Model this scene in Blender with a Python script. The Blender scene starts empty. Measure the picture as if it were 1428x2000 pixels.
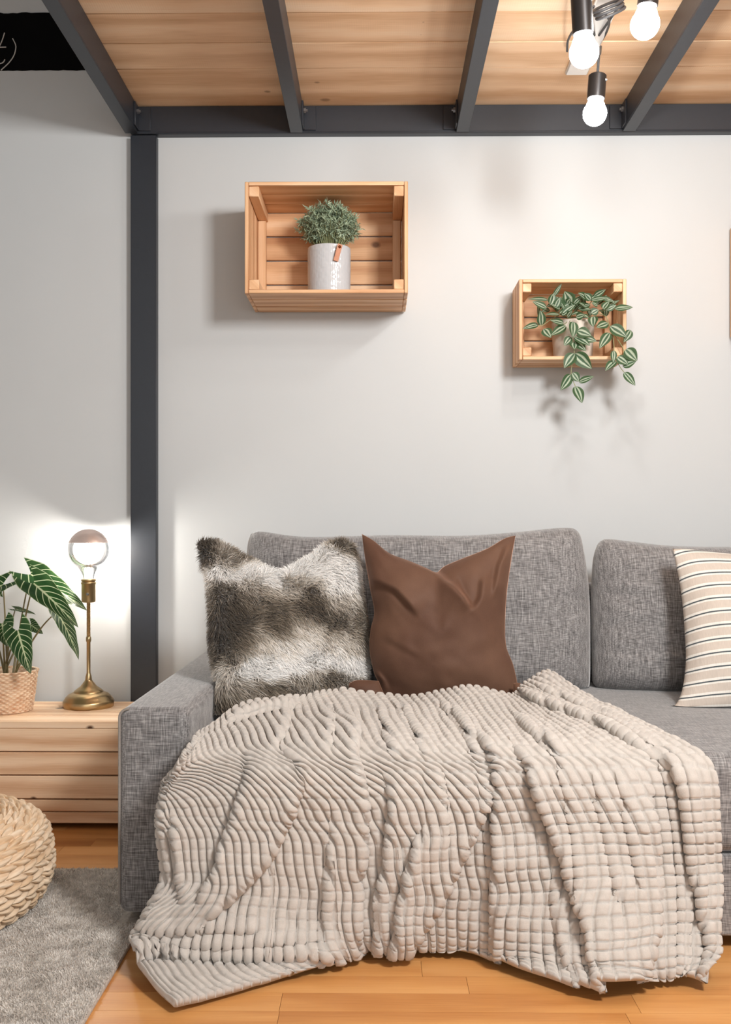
import bpy, bmesh, math, random
import numpy as np
from mathutils import Vector, Matrix

rng = np.random.default_rng(7)
random.seed(7)
SC = bpy.context.scene
COL = SC.collection

# ------------------------------------------------------------------ camera, light, exposure
F = 1900.0                      # focal length in pixels of the 1428 x 2000 frame
CAMZ = 0.81
YAW = math.atan(21 / 1900.0)
cam_d = bpy.data.cameras.new('camera')
cam_d.sensor_width = 36.0
cam_d.sensor_fit = 'AUTO'
cam_d.lens = F / 2000.0 * 36.0
cam_d.shift_y = 0.02
cam_d.clip_start = 0.05
cam = bpy.data.objects.new('camera', cam_d)
cam.location = (0, 0, CAMZ)
cam.rotation_euler = (math.pi / 2, 0, YAW)
COL.objects.link(cam)
SC.camera = cam

SC.view_settings.view_transform = 'Standard'
SC.view_settings.look = 'None'
SC.view_settings.gamma = 1.0
SC.view_settings.use_curve_mapping = False
SC.view_settings.exposure = -0.06

world = bpy.data.worlds.new('room_ambient')
SC.world = world
world.use_nodes = True
wb = world.node_tree.nodes['Background']
wb.inputs[0].default_value = (1.0, 0.985, 0.97, 1)
wb.inputs[1].default_value = 0.34


def area_light(name, loc, target, sx, sy, energy, color):
    d = bpy.data.lights.new(name, 'AREA')
    d.shape = 'RECTANGLE'
    d.size, d.size_y = sx, sy
    d.energy = energy
    d.color = color
    o = bpy.data.objects.new(name, d)
    o.location = loc
    o.rotation_euler = (Vector(target) - Vector(loc)).to_track_quat('-Z', 'Y').to_euler()
    COL.objects.link(o)
    return o


# broad soft fill light added behind the camera, no known source there
area_light('rear_fill', (0.4, -2.6, 1.3), (0.1, 3.0, 1.0), 3.2, 1.5, 38, (1.0, 0.985, 0.96))
# the room's own ceiling lamp, under the deck behind the photographer's shoulder
area_light('ceiling_lamp_light', (0.9, 0.6, 1.80), (0.1, 2.6, 0.9), 0.36, 0.36, 46, (1.0, 0.985, 0.965))
BULB_STRENGTH = 115.0
TABLE_LAMP_WATT = 11.0


def ray(px, py):
    xc, zc = (px - 714.0) / F, (1040.0 - py) / F
    c, s = math.cos(YAW), math.sin(YAW)
    return np.array([c * xc - s, s * xc + c, zc])


def W(px, py, Y):
    """pixel of the photograph at world depth Y -> world point"""
    d = ray(px, py)
    k = Y / d[1]
    return np.array([d[0] * k, Y, CAMZ + d[2] * k])


def Wv(px, py, Y):
    px, py, Y = np.asarray(px, float), np.asarray(py, float), np.asarray(Y, float)
    xc, zc = (px - 714.0) / F, (1040.0 - py) / F
    c, s = math.cos(YAW), math.sin(YAW)
    dx, dy = c * xc - s, s * xc + c
    k = Y / dy
    return np.stack([dx * k, Y + 0 * k, CAMZ + zc * k], -1)


def YZ(py, z):
    """depth at which height z shows at image row py"""
    return (CAMZ - z) * F / (np.asarray(py, float) - 1040.0)


# ------------------------------------------------------------------ object helpers
def tag(o, label=None, cat=None, group=None, kind=None):
    if label: o['label'] = label
    if cat: o['category'] = cat
    if group: o['group'] = group
    if kind: o['kind'] = kind
    return o


def thing(name, label, cat, loc, group=None):
    o = bpy.data.objects.new(name, None)
    o.empty_display_size = 0.05
    o.location = loc
    COL.objects.link(o)
    return tag(o, label, cat, group)


def mesh_obj(name, verts, faces, mat, parent=None, smooth=True, uv=None, vuv=None, col=None, origin=None):
    """verts in world space; the mesh is re-centred on its parent's (or its own) base"""
    v = np.asarray(verts, float).reshape(-1, 3)
    if parent is not None:
        off = np.array(parent_world(parent))
    elif origin is not None:
        off = np.array(origin, float)
    else:
        lo, hi = v.min(0), v.max(0)
        off = np.array([(lo[0] + hi[0]) / 2, (lo[1] + hi[1]) / 2, lo[2]])
    v = v - off
    me = bpy.data.meshes.new(name)
    if isinstance(faces, np.ndarray):
        n, k = faces.shape
        me.vertices.add(len(v))
        me.vertices.foreach_set('co', v.ravel())
        me.loops.add(n * k)
        me.loops.foreach_set('vertex_index', faces.ravel().astype(np.int32))
        me.polygons.add(n)
        me.polygons.foreach_set('loop_start', np.arange(0, n * k, k, dtype=np.int32))
        me.update(calc_edges=True)
        me.validate()
    else:
        me.from_pydata([tuple(p) for p in v], [], faces)
    if uv is not None or vuv is not None:
        l = me.uv_layers.new(name='UVMap')
        if uv is not None:
            l.data.foreach_set('uv', np.asarray(uv, float).ravel())
        else:
            idx = np.empty(len(me.loops), dtype=np.int32)
            me.loops.foreach_get('vertex_index', idx)
            l.data.foreach_set('uv', np.asarray(vuv, float)[idx].ravel())
    if col is not None:
        a = me.color_attributes.new('Col', 'FLOAT_COLOR', 'POINT')
        c = np.ones((len(v), 4)); c[:, :3] = col
        a.data.foreach_set('color', c.ravel())
    if smooth is True:
        me.polygons.foreach_set('use_smooth', np.ones(len(me.polygons), dtype=bool))
    me.update()
    if mat is not None:
        me.materials.append(mat)
    o = bpy.data.objects.new(name, me)
    COL.objects.link(o)
    if parent is not None:
        o.parent = parent
    else:
        o.location = off
    if smooth == 'auto':
        me.polygons.foreach_set('use_smooth', np.ones(len(me.polygons), dtype=bool))
        try:
            me.set_sharp_from_angle(angle=math.radians(40))
        except Exception:
            pass
    return o


def parent_world(p):
    w = Vector((0, 0, 0))
    while p is not None:
        w += p.location
        p = p.parent
    return w


class MB:
    """collects boxes, tubes and lathes into one mesh with UVs"""
    def __init__(s):
        s.v, s.f, s.uv = [], [], []
        s.n = 0

    def add(s, v, f, uvs=None):
        v = np.asarray(v, float)
        for face in f:
            s.f.append(tuple(int(i) + s.n for i in face))
        if uvs is None:
            for face in f:
                for i in face:
                    s.uv.append((v[i][0] + v[i][1], v[i][2]))
        else:
            s.uv.extend(uvs)
        s.v.append(v)
        s.n += len(v)

    def box(s, x0, x1, y0, y1, z0, z1, axis=0, bevel=0.0015, seg=1, jit=0.0, M=None):
        bm = bmesh.new()
        bmesh.ops.create_cube(bm, size=1.0)
        for v in bm.verts:
            v.co = ((x0 + x1) / 2 + v.co.x * (x1 - x0), (y0 + y1) / 2 + v.co.y * (y1 - y0), (z0 + z1) / 2 + v.co.z * (z1 - z0))
        if bevel > 0:
            bmesh.ops.bevel(bm, geom=list(bm.edges), offset=bevel, segments=seg, profile=0.5, affect='EDGES')
        bm.normal_update()
        oth = [a for a in (0, 1, 2) if a != axis]
        bid = random.randint(1, 400)
        ou, ov = bid * 10.0 + 4, random.uniform(0, 50)
        vs, fs, uvs = [], [], []
        for v in bm.verts:
            v.index = len(vs)
            vs.append(tuple(v.co))
        for f in bm.faces:
            fs.append([v.index for v in f.verts])
            for v in f.verts:
                uvs.append((v.co[axis] + ou, v.co[oth[0]] + v.co[oth[1]] + ov))
        bm.free()
        if M is not None:
            vs = [tuple(M @ Vector(p)) for p in vs]
        s.add(vs, fs, uvs)
        return s

    def tube(s, pts, rad, seg=10, cap=True, closed=False):
        pts = [Vector(p) for p in pts]
        n = len(pts)
        rads = rad if hasattr(rad, '__len__') else [rad] * n
        vs, fs, uvs = [], [], []
        up = None
        acc = 0.0
        for i, p in enumerate(pts):
            if closed:
                t = pts[(i + 1) % n] - pts[i - 1]
            else:
                t = (pts[min(i + 1, n - 1)] - pts[max(i - 1, 0)])
            if t.length < 1e-9: t = Vector((0, 0, 1))
            t.normalize()
            if up is None:
                up = Vector((0, 0, 1)) if abs(t.z) < 0.9 else Vector((1, 0, 0))
            a = t.cross(up)
            if a.length < 1e-6: a = t.orthogonal()
            a.normalize()
            b = a.cross(t).normalized()
            up = b
            for k in range(seg):
                th = 2 * math.pi * k / seg
                vs.append(tuple(p + (a * math.cos(th) + b * math.sin(th)) * rads[i]))
        m = n if closed else n - 1
        for i in range(m):
            j = (i + 1) % n
            for k in range(seg):
                k2 = (k + 1) % seg
                fs.append([i * seg + k, i * seg + k2, j * seg + k2, j * seg + k])
        if cap and not closed:
            fs.append(list(range(seg))[::-1])
            fs.append([(n - 1) * seg + k for k in range(seg)])
        s.add(vs, fs)
        return s

    def lathe(s, prof, c, seg=48, R=None, cap_bottom=False, cap_top=False):
        vs, fs = [], []
        n = len(prof)
        for (r, z) in prof:
            for k in range(seg):
                th = 2 * math.pi * k / seg
                p = Vector((r * math.cos(th), r * math.sin(th), z))
                if R is not None: p = R @ p
                vs.append(tuple(Vector(c) + p))
        for i in range(n - 1):
            for k in range(seg):
                k2 = (k + 1) % seg
                fs.append([i * seg + k, i * seg + k2, (i + 1) * seg + k2, (i + 1) * seg + k])
        if cap_bottom: fs.append(list(range(seg))[::-1])
        if cap_top: fs.append([(n - 1) * seg + k for k in range(seg)])
        s.add(vs, fs)
        return s

    def build(s, name, mat, parent=None, smooth='auto', origin=None):
        return mesh_obj(name, np.concatenate(s.v), s.f, mat, parent, smooth, uv=s.uv, origin=origin)


def grid_faces(nr, nc, wrap=False):
    i = np.arange(nr - 1)[:, None]
    m = nc if wrap else nc - 1
    j = np.arange(m)[None, :]
    j2 = (j + 1) % nc
    a = i * nc + j; b = i * nc + j2; c = (i + 1) * nc + j2; d = (i + 1) * nc + j
    return np.stack([a + 0 * b, b + 0 * a, c, d], -1).reshape(-1, 4)


def grid_normals(P):
    du = np.gradient(P, axis=1)
    dv = np.gradient(P, axis=0)
    n = np.cross(du, dv)
    return n / (np.linalg.norm(n, axis=-1, keepdims=True) + 1e-12)


def sstep(a, b, x):
    t = np.clip((x - a) / (b - a + 1e-12), 0, 1)
    return t * t * (3 - 2 * t)


def resample(poly, n):
    p = np.asarray(poly, float)
    # Catmull-Rom through the given points, then even arc length
    m = len(p)
    if m > 2:
        q = []
        for i in range(m - 1):
            p0, p1, p2, p3 = p[max(i - 1, 0)], p[i], p[i + 1], p[min(i + 2, m - 1)]
            for t in np.linspace(0, 1, 16, endpoint=False):
                q.append(0.5 * ((2 * p1) + (-p0 + p2) * t + (2 * p0 - 5 * p1 + 4 * p2 - p3) * t * t + (-p0 + 3 * p1 - 3 * p2 + p3) * t ** 3))
        q.append(p[-1])
        p = np.array(q)
    d = np.r_[0, np.cumsum(np.linalg.norm(np.diff(p, axis=0), axis=1))]
    s = np.linspace(0, d[-1], n)
    return np.stack([np.interp(s, d, p[:, k]) for k in range(p.shape[1])], -1)


def vnoise(x, y, seed=0):
    """smooth value noise in 2-D, vectorised, range about -1..1"""
    r = np.random.default_rng(seed)
    T = r.uniform(-1, 1, (64, 64))
    xi, yi = np.floor(x).astype(int), np.floor(y).astype(int)
    fx, fy = x - xi, y - yi
    fx, fy = fx * fx * (3 - 2 * fx), fy * fy * (3 - 2 * fy)
    g = lambda a, b: T[a % 64, b % 64]
    return (g(xi, yi) * (1 - fx) * (1 - fy) + g(xi + 1, yi) * fx * (1 - fy) + g(xi, yi + 1) * (1 - fx) * fy + g(xi + 1, yi + 1) * fx * fy)


def poly_dist(px, py, poly):
    """signed distance to a polyline in the image (positive on its right when it runs down) and position along it"""
    poly = np.asarray(poly, float)
    seg = np.diff(poly, axis=0)
    L = np.linalg.norm(seg, axis=1)
    acc = np.r_[0, np.cumsum(L)]
    best = np.full(px.shape, 1e9); sd = np.zeros(px.shape); al = np.zeros(px.shape)
    for k in range(len(seg)):
        dx, dy = px - poly[k, 0], py - poly[k, 1]
        t = np.clip((dx * seg[k, 0] + dy * seg[k, 1]) / L[k] ** 2, 0, 1)
        ex, ey = dx - t * seg[k, 0], dy - t * seg[k, 1]
        d = np.hypot(ex, ey)
        sg = -np.sign(seg[k, 0] * dy - seg[k, 1] * dx)
        m = d < best
        best = np.where(m, d, best); sd = np.where(m, d * sg, sd); al = np.where(m, (acc[k] + t * L[k]) / acc[-1], al)
    return sd, al


# ------------------------------------------------------------------ material helpers
def srgb(r, g, b):
    f = lambda c: (c / 12.92) if c <= 0.04045 else ((c + 0.055) / 1.055) ** 2.4
    return tuple(f(x / 255.0) for x in (r, g, b)) + (1.0,)


class NT:
    def __init__(s, name):
        s.m = bpy.data.materials.new(name)
        s.m.use_nodes = True
        s.t = s.m.node_tree
        s.n = s.t.nodes
        s.p = s.n['Principled BSDF']
        s.out = s.n['Material Output']

    def link(s, a, b):
        s.t.links.new(a, b)

    def val(s, sock, v):
        if isinstance(v, bpy.types.NodeSocket): s.link(v, sock)
        else: sock.default_value = v

    def math(s, op, a, b=0.0, c=None, clamp=False):
        n = s.n.new('ShaderNodeMath'); n.operation = op; n.use_clamp = clamp
        s.val(n.inputs[0], a); s.val(n.inputs[1], b)
        if c is not None: s.val(n.inputs[2], c)
        return n.outputs[0]

    def coord(s, kind='Object'):
        return s.n.new('ShaderNodeTexCoord').outputs[kind]

    def mapping(s, vec, scale=(1, 1, 1), loc=(0, 0, 0)):
        n = s.n.new('ShaderNodeMapping')
        s.link(vec, n.inputs[0]); n.inputs['Scale'].default_value = scale; n.inputs['Location'].default_value = loc
        return n.outputs[0]

    def noise(s, vec, scale=1.0, detail=2.0, rough=0.5, dist=0.0):
        n = s.n.new('ShaderNodeTexNoise')
        s.link(vec, n.inputs['Vector']); n.inputs['Scale'].default_value = scale
        n.inputs['Detail'].default_value = detail; n.inputs['Roughness'].default_value = rough
        n.inputs['Distortion'].default_value = dist
        return n.outputs[0]

    def sep(s, vec):
        n = s.n.new('ShaderNodeSeparateXYZ'); s.link(vec, n.inputs[0]); return n.outputs

    def comb(s, x, y, z=0.0):
        n = s.n.new('ShaderNodeCombineXYZ')
        for i, v in enumerate((x, y, z)): s.val(n.inputs[i], v)
        return n.outputs[0]

    def ramp(s, fac, stops):
        n = s.n.new('ShaderNodeValToRGB'); s.link(fac, n.inputs[0])
        e = n.color_ramp.elements
        while len(e) < len(stops): e.new(0.5)
        for i, (p, c) in enumerate(stops): e[i].position = p; e[i].color = c
        return n.outputs[0]

    def mix(s, fac, a, b, blend='MIX'):
        n = s.n.new('ShaderNodeMix'); n.data_type = 'RGBA'; n.blend_type = blend
        s.val(n.inputs[0], fac); s.val(n.inputs[6], a); s.val(n.inputs[7], b)
        return n.outputs[2]

    def bump(s, h, strength=0.3, dist=0.01):
        n = s.n.new('ShaderNodeBump'); s.link(h, n.inputs['Height'])
        n.inputs['Strength'].default_value = strength; n.inputs['Distance'].default_value = dist
        s.link(n.outputs[0], s.p.inputs['Normal'])

    def set(s, **k):
        for a, v in k.items(): s.val(s.p.inputs[a.replace('_', ' ')], v)
        return s


def plain(name, rgb, rough=0.5, metal=0.0, spec=0.5, noise=0.0, nscale=30, bump=0.0):
    t = NT(name)
    t.set(Roughness=rough, Metallic=metal)
    t.p.inputs['Specular IOR Level'].default_value = spec
    n = t.noise(t.coord(), nscale, 3)
    c = t.ramp(n, [(0.25, tuple(x * (1 - noise) for x in rgb[:3]) + (1,)), (0.75, tuple(min(1, x * (1 + noise)) for x in rgb[:3]) + (1,))])
    t.set(Base_Color=c)
    if bump: t.bump(n, bump, 0.002)
    return t.m


def wood(name, light, mid, dark, knot, rough=0.5, tone=0.25, knots=1.0, hatch=0.0, ring=90.0, scale=1.0):
    """board grain along U (metres); every board carries its own UV island number"""
    t = NT(name)
    uv = t.coord('UV')
    o = t.sep(uv)
    wn = t.n.new('ShaderNodeTexWhiteNoise'); wn.noise_dimensions = '1D'
    t.link(t.math('FLOOR', t.math('MULTIPLY', o[0], 0.1)), wn.inputs['W'])
    rnd = wn.outputs['Value']
    warp = t.noise(t.mapping(uv, (2.2 * scale, 9 * scale, 1)), 1, 3)
    v = t.math('ADD', t.math('MULTIPLY', o[1], ring * scale), t.math('MULTIPLY', warp, 9.0))
    rings = t.math('ADD', t.math('MULTIPLY', t.math('SINE', v), 0.5), 0.5)
    fine = t.noise(t.mapping(uv, (9 * scale, 420 * scale, 1)), 1, 3, 0.6)
    broad = t.noise(t.mapping(uv, (1.3 * scale, 14 * scale, 1)), 1, 3)
    g = t.math('ADD', t.math('MULTIPLY', rings, 0.28), t.math('ADD', t.math('MULTIPLY', fine, 0.42), t.math('MULTIPLY', broad, 0.5)))
    g = t.math('ADD', g, t.math('MULTIPLY', t.math('SUBTRACT', rnd, 0.5), tone))
    c = t.ramp(g, [(0.25, light), (0.55, mid), (0.95, dark)])
    vor = t.n.new('ShaderNodeTexVoronoi'); vor.feature = 'F1'; vor.voronoi_dimensions = '2D'
    kw = t.noise(t.mapping(uv, (30, 30, 1)), 1, 2)
    kv = t.mapping(uv, (6.5 * scale, 9.5 * scale, 1))
    t.link(kv, vor.inputs['Vector']); vor.inputs['Scale'].default_value = 1.0
    cell = t.sep(vor.outputs['Color'])
    size = t.math('MULTIPLY', t.math('SUBTRACT', cell[0], 0.66, clamp=True), 0.42)
    d = t.math('ADD', vor.outputs['Distance'], t.math('MULTIPLY', kw, 0.05))
    k = t.math('SUBTRACT', 1.0, t.math('DIVIDE', d, t.math('ADD', size, 0.0005)), clamp=True)
    k = t.math('MULTIPLY', t.math('MULTIPLY', k, 2.2, clamp=True), knots, clamp=True)
    c = t.mix(k, c, knot)
    h = fine
    if hatch:
        w = t.math('MULTIPLY', t.math('SINE', t.math('ADD', t.math('MULTIPLY', o[0], 1050.0), t.math('MULTIPLY', broad, 8.0))), 1.0)
        patch = t.math('MULTIPLY', t.math('SUBTRACT', t.noise(t.mapping(uv, (4, 9, 1)), 1, 2), 0.45, clamp=True), 4.0, clamp=True)
        w = t.math('MULTIPLY', w, patch)
        c = t.mix(t.math('MULTIPLY', t.math('ADD', t.math('MULTIPLY', w, 0.5), 0.5), hatch), c, tuple(x * 0.62 for x in mid[:3]) + (1,))
    t.set(Base_Color=c, Roughness=rough)
    t.p.inputs['Specular IOR Level'].default_value = 0.35
    t.bump(h, 0.12, 0.002)
    return t.m


def fabric(name, dark, mid, light, fx=420.0, slub=34.0, bump=0.35, contrast=1.0):
    """melange weave: streaky horizontal and vertical yarns"""
    t = NT(name)
    p = t.coord()
    a = t.noise(t.mapping(p, (slub, fx, fx)), 1, 2, 0.6)
    b = t.noise(t.mapping(p, (fx, slub, slub), (7, 3, 1)), 1, 2, 0.6)
    c0 = t.noise(t.mapping(p, (2.5, 2.5, 2.5)), 1, 2)
    s = t.math('ADD', t.math('MULTIPLY', a, 0.5), t.math('MULTIPLY', b, 0.5))
    s = t.math('ADD', s, t.math('MULTIPLY', t.math('SUBTRACT', c0, 0.5), 0.06))
    lo, hi = 0.5 - 0.13 / contrast, 0.5 + 0.13 / contrast
    c = t.ramp(s, [(lo, dark), (0.5, mid), (hi, light)])
    t.set(Base_Color=c, Roughness=0.95)
    t.p.inputs['Specular IOR Level'].default_value = 0.1
    t.p.inputs['Sheen Weight'].default_value = 0.6
    t.p.inputs['Sheen Roughness'].default_value = 0.45
    t.bump(s, bump, 0.002)
    return t.m


M = {}
M['wall'] = plain('wall_paint', srgb(203, 206, 207), 0.9, spec=0.15, noise=0.012, nscale=4, bump=0.03)
M['steel'] = plain('blue_grey_painted_steel', srgb(36, 41, 49), 0.42, 0.0, 0.7, noise=0.06, nscale=60, bump=0.05)
M['galv'] = plain('zinc_bolt', srgb(150, 152, 155), 0.35, 0.9)
M['chalkboard'] = plain('matt_black_chalk_paint', srgb(9, 9, 10), 0.9, spec=0.1, noise=0.15, nscale=12)
M['chalk'] = plain('white_chalk', srgb(205, 203, 200), 0.95, spec=0.05, noise=0.2, nscale=400)
M['deck'] = wood('rough_sawn_deck_boards', srgb(250, 226, 198), srgb(242, 206, 168), srgb(206, 158, 114), srgb(112, 72, 42), 0.6, 0.2, 0.6, hatch=0.16, ring=50)
M['crate'] = wood('crate_pine', srgb(240, 208, 174), srgb(224, 180, 138), srgb(184, 130, 88), srgb(96, 58, 36), 0.5, 0.25, 0.8, ring=110)
M['bench'] = wood('bench_pine', srgb(248, 224, 196), srgb(238, 206, 172), srgb(204, 156, 116), srgb(82, 48, 30), 0.5, 0.3, 1.0, ring=120)
M['floor'] = wood('honey_oak_strip_floor', srgb(226, 170, 108), srgb(212, 152, 90), srgb(184, 120, 64), srgb(130, 80, 36), 0.38, 0.28, 0.0, ring=60)
M['gap'] = plain('dark_seam', srgb(70, 44, 24), 0.9)
M['sofa'] = fabric('grey_melange_upholstery', srgb(88, 86, 86), srgb(129, 127, 127), srgb(170, 168, 167), contrast=0.9)
M['piping'] = plain('pale_seam_piping', srgb(150, 144, 138), 0.9, spec=0.1, noise=0.1, nscale=300)
M['seam'] = plain('grey_seam', srgb(92, 90, 90), 0.95, spec=0.1, noise=0.1, nscale=300)
M['black'] = plain('matt_black_plastic', srgb(30, 30, 32), 0.6)
M['pot'] = plain('pale_grey_glaze', srgb(192, 194, 197), 0.10, spec=0.5, noise=0.015, nscale=18, bump=0.25)
M['leather'] = plain('tan_leather', srgb(186, 128, 98), 0.6, noise=0.12, nscale=120, bump=0.2)
M['stud'] = plain('copper_stud', srgb(140, 78, 50), 0.3, 1.0)
M['soil'] = plain('dark_soil', srgb(44, 34, 28), 1.0, noise=0.4, nscale=250, bump=0.8)
M['concrete'] = plain('mottled_concrete', srgb(206, 196, 186), 0.8, spec=0.2, noise=0.16, nscale=22, bump=0.2)
M['brass'] = plain('antique_brass', srgb(190, 164, 122), 0.33, 1.0, noise=0.08, nscale=25)
M['white'] = plain('white_enamel', srgb(238, 236, 232), 0.4, noise=0.01)
M['cable'] = plain('grey_cable_sheath', srgb(66, 66, 68), 0.5)
M['mirror'] = plain('rose_gold_mirror', srgb(232, 212, 203), 0.3, 0.55, noise=0.03, nscale=6)
M['holder'] = plain('dark_nickel_lamp_holder', srgb(74, 73, 74), 0.32, 0.85, noise=0.05)


def emit(name, rgb, strength):
    t = NT(name)
    e = t.n.new('ShaderNodeEmission')
    e.inputs[0].default_value = rgb; e.inputs[1].default_value = strength
    t.link(e.outputs[0], t.out.inputs[0])
    return t.m


def thin_glass(name):
    t = NT(name)
    a = t.n.new('ShaderNodeBsdfTransparent'); b = t.n.new('ShaderNodeBsdfGlossy')
    b.inputs['Roughness'].default_value = 0.03
    lw = t.n.new('ShaderNodeLayerWeight'); lw.inputs[0].default_value = 0.25
    mx = t.n.new('ShaderNodeMixShader')
    a.inputs[0].default_value = (0.95, 0.955, 0.96, 1)
    t.link(t.math('MULTIPLY', lw.outputs['Fresnel'], 0.9), mx.inputs[0])
    t.link(a.outputs[0], mx.inputs[1]); t.link(b.outputs[0], mx.inputs[2])
    t.link(mx.outputs[0], t.out.inputs[0])
    return t.m


M['bulb'] = emit('glowing_frosted_bulb', (1.0, 0.975, 0.945, 1), BULB_STRENGTH)
M['glow'] = emit('glowing_filament', (1.0, 0.93, 0.84, 1), 45.0)
M['glass'] = thin_glass('clear_bulb_glass')
# ------------------------------------------------------------------ structure
WALLY = 3.0


def struct(o):
    o['kind'] = 'structure'
    return o


wall = MB().box(-3.2, 3.2, WALLY, WALLY + 0.12, -0.05, 3.0, bevel=0)
struct(wall.build('wall_back', M['wall'], smooth=False))


def floor_boards():
    v, f, uv = [], [], []
    w, gap = 0.066, 0.0007
    y, r = -0.6, 0
    while y < WALLY:
        x = -2.6 - random.uniform(0, 0.7)
        while x < 2.6:
            L = random.uniform(0.35, 0.75)
            x1, y1 = x + L - gap, min(y + w - gap, WALLY)
            b = len(v)
            v += [(x, y, 0), (x1, y, 0), (x1, y1, 0), (x, y1, 0), (x, y, -0.004), (x1, y, -0.004), (x1, y1, -0.004), (x, y1, -0.004)]
            f += [(b, b + 1, b + 2, b + 3), (b + 4, b + 5, b + 1, b), (b + 5, b + 6, b + 2, b + 1), (b + 6, b + 7, b + 3, b + 2), (b + 7, b + 4, b, b + 3)]
            bid, ov = random.randint(1, 400) * 10 + 4, random.uniform(0, 50)
            for q in f[-5:]:
                uv += [(v[i][0] + bid, v[i][1] + ov) for i in q]
            x += L
        y += w
        r += 1
    # sub-floor under the seams
    b = len(v)
    v += [(-3.2, -0.6, -0.003), (3.2, -0.6, -0.003), (3.2, WALLY, -0.003), (-3.2, WALLY, -0.003)]
    f += [(b, b + 1, b + 2, b + 3)]
    uv += [(0, 0)] * 4
    o = mesh_obj('floor', v, f, M['floor'], smooth=False, uv=uv)
    o.data.materials.append(M['gap'])
    o.data.polygons[len(f) - 1].material_index = 1
    return o


struct(floor_boards())
struct(MB().box(-2.42, -2.3, -0.6, WALLY - 0.001, -0.05, 3.0, bevel=0).build('wall_left', M['wall'], smooth=False))

# deck of the loft overhead
DECKZ = 2.115
BEAMZ = 2.03
HB = 2.97            # front face of the header beam
dk = MB()
edges = [2.995, 2.735, 2.592, 2.442, 2.296] + [2.15 - 0.147 * i for i in range(14)]
for a, b in zip(edges[:-1], edges[1:]):
    xs = [-0.765, 2.4]
    for x0, x1 in zip(xs[:-1], xs[1:]):
        dk.box(x0, x1, b + 0.0012, a - 0.0012, DECKZ + random.uniform(0, 0.0025), DECKZ + 0.03, axis=0, bevel=0.002)
struct(dk.build('ceiling', M['deck']))
struct(MB().box(-2.42, 3.2, -0.6, WALLY + 0.12, 3.001, 3.06, bevel=0).build('ceiling', M['wall'], smooth=False))

# the steel frame: a post, a header along the wall and four joists
XP0, XP1 = W(255, 800, HB)[0], W(305, 800, HB)[0]
t = thing('steel_post', 'dark grey steel post standing against the wall beside the table lamp', 'post', ((XP0 + XP1) / 2, HB, 0))
MB().box(XP0, XP1, HB, HB + 0.004, 0.0, BEAMZ - 0.004, 2, 0.001).build('front_plate', M['steel'], t)
mb = MB()
mb.box(XP1 - 0.004, XP1, HB + 0.004, WALLY, 0.0, BEAMZ - 0.004, 2, 0.001)
mb.box(XP0, XP0 + 0.004, HB + 0.004, WALLY, 0.0, BEAMZ - 0.004, 2, 0.001)
mb.build('side_flange', M['steel'], t)

t = thing('steel_header_beam', 'dark grey steel header beam running along the top of the back wall', 'beam', (0.8, HB, BEAMZ))
MB().box(XP0, 2.4, HB, HB + 0.005, BEAMZ, DECKZ - 0.001, 0, 0.001).build('web', M['steel'], t)
MB().box(XP0, 2.4, HB + 0.005, WALLY, BEAMZ, BEAMZ + 0.005, 0, 0.001).build('bottom_flange', M['steel'], t)
mb = MB()
mb.tube([(XP1 + 0.004, HB - 0.001, BEAMZ + 0.004), (2.4, HB - 0.001, BEAMZ + 0.004)], 0.0012, 6)
mb.build('weld_seam', M['steel'], t)

JW = 0.038
joist_label = ['dark steel joist at the left edge of the deck, beside the black strip',
               'dark steel joist second from the left, above the larger open crate',
               'grey steel joist left of the hanging bulbs',
               'grey steel joist right of the hanging bulbs']
for i, jx in enumerate([-0.768, -0.262, 0.244, 0.750]):
    x0 = jx
    t = thing('steel_joist', joist_label[i], 'joist', (x0 + JW / 2, 2.0, BEAMZ), 'steel joists under the wooden deck')
    y0, y1 = 0.25, HB - 0.001
    webx = x0 if i < 2 else x0 + JW - 0.004
    webx = x0 + JW - 0.005 if i < 2 else x0
    MB().box(x0, x0 + JW, y0, y1 - 0.002, BEAMZ, BEAMZ + 0.005, 1, 0.001).build('bottom_flange', M['steel'], t)
    MB().box(webx, webx + 0.005, y0, y1 - 0.002, BEAMZ + 0.005, DECKZ - 0.001, 1, 0.001).build('web', M['steel'], t)
    if i == 0:
        MB().box(x0, x0 + 0.004, y0, y1 - 0.002, BEAMZ + 0.005, DECKZ + 0.03, 1, 0.001).build('outer_plate', M['steel'], t)
    # cleat angle bolted at the header
    sx = 1 if i < 2 else -1
    cx = webx + (0.005 if sx > 0 else 0)
    br = MB()
    br.box(min(cx, cx + sx * 0.005), max(cx, cx + sx * 0.005), HB - 0.05, HB - 0.001, BEAMZ + 0.008, DECKZ - 0.006, 2, 0.001)
    br.box(min(cx, cx + sx * 0.04), max(cx, cx + sx * 0.04), HB - 0.006, HB - 0.001, BEAMZ + 0.008, DECKZ - 0.006, 2, 0.001)
    b = br.build('cleat_angle', M['steel'], t)
    bo = MB()
    R = Matrix.Rotation(math.pi / 2 * sx, 3, 'Y')
    for zz in (0.058,):
        bo.lathe([(0.0, 0.0), (0.008, 0.0), (0.008, 0.006), (0.004, 0.006), (0.004, 0.011), (0.0, 0.011)], (cx + sx * 0.005, HB - 0.026, BEAMZ + zz), 6, R)
    o = bo.build('bolt', M['galv'], b)

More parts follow.
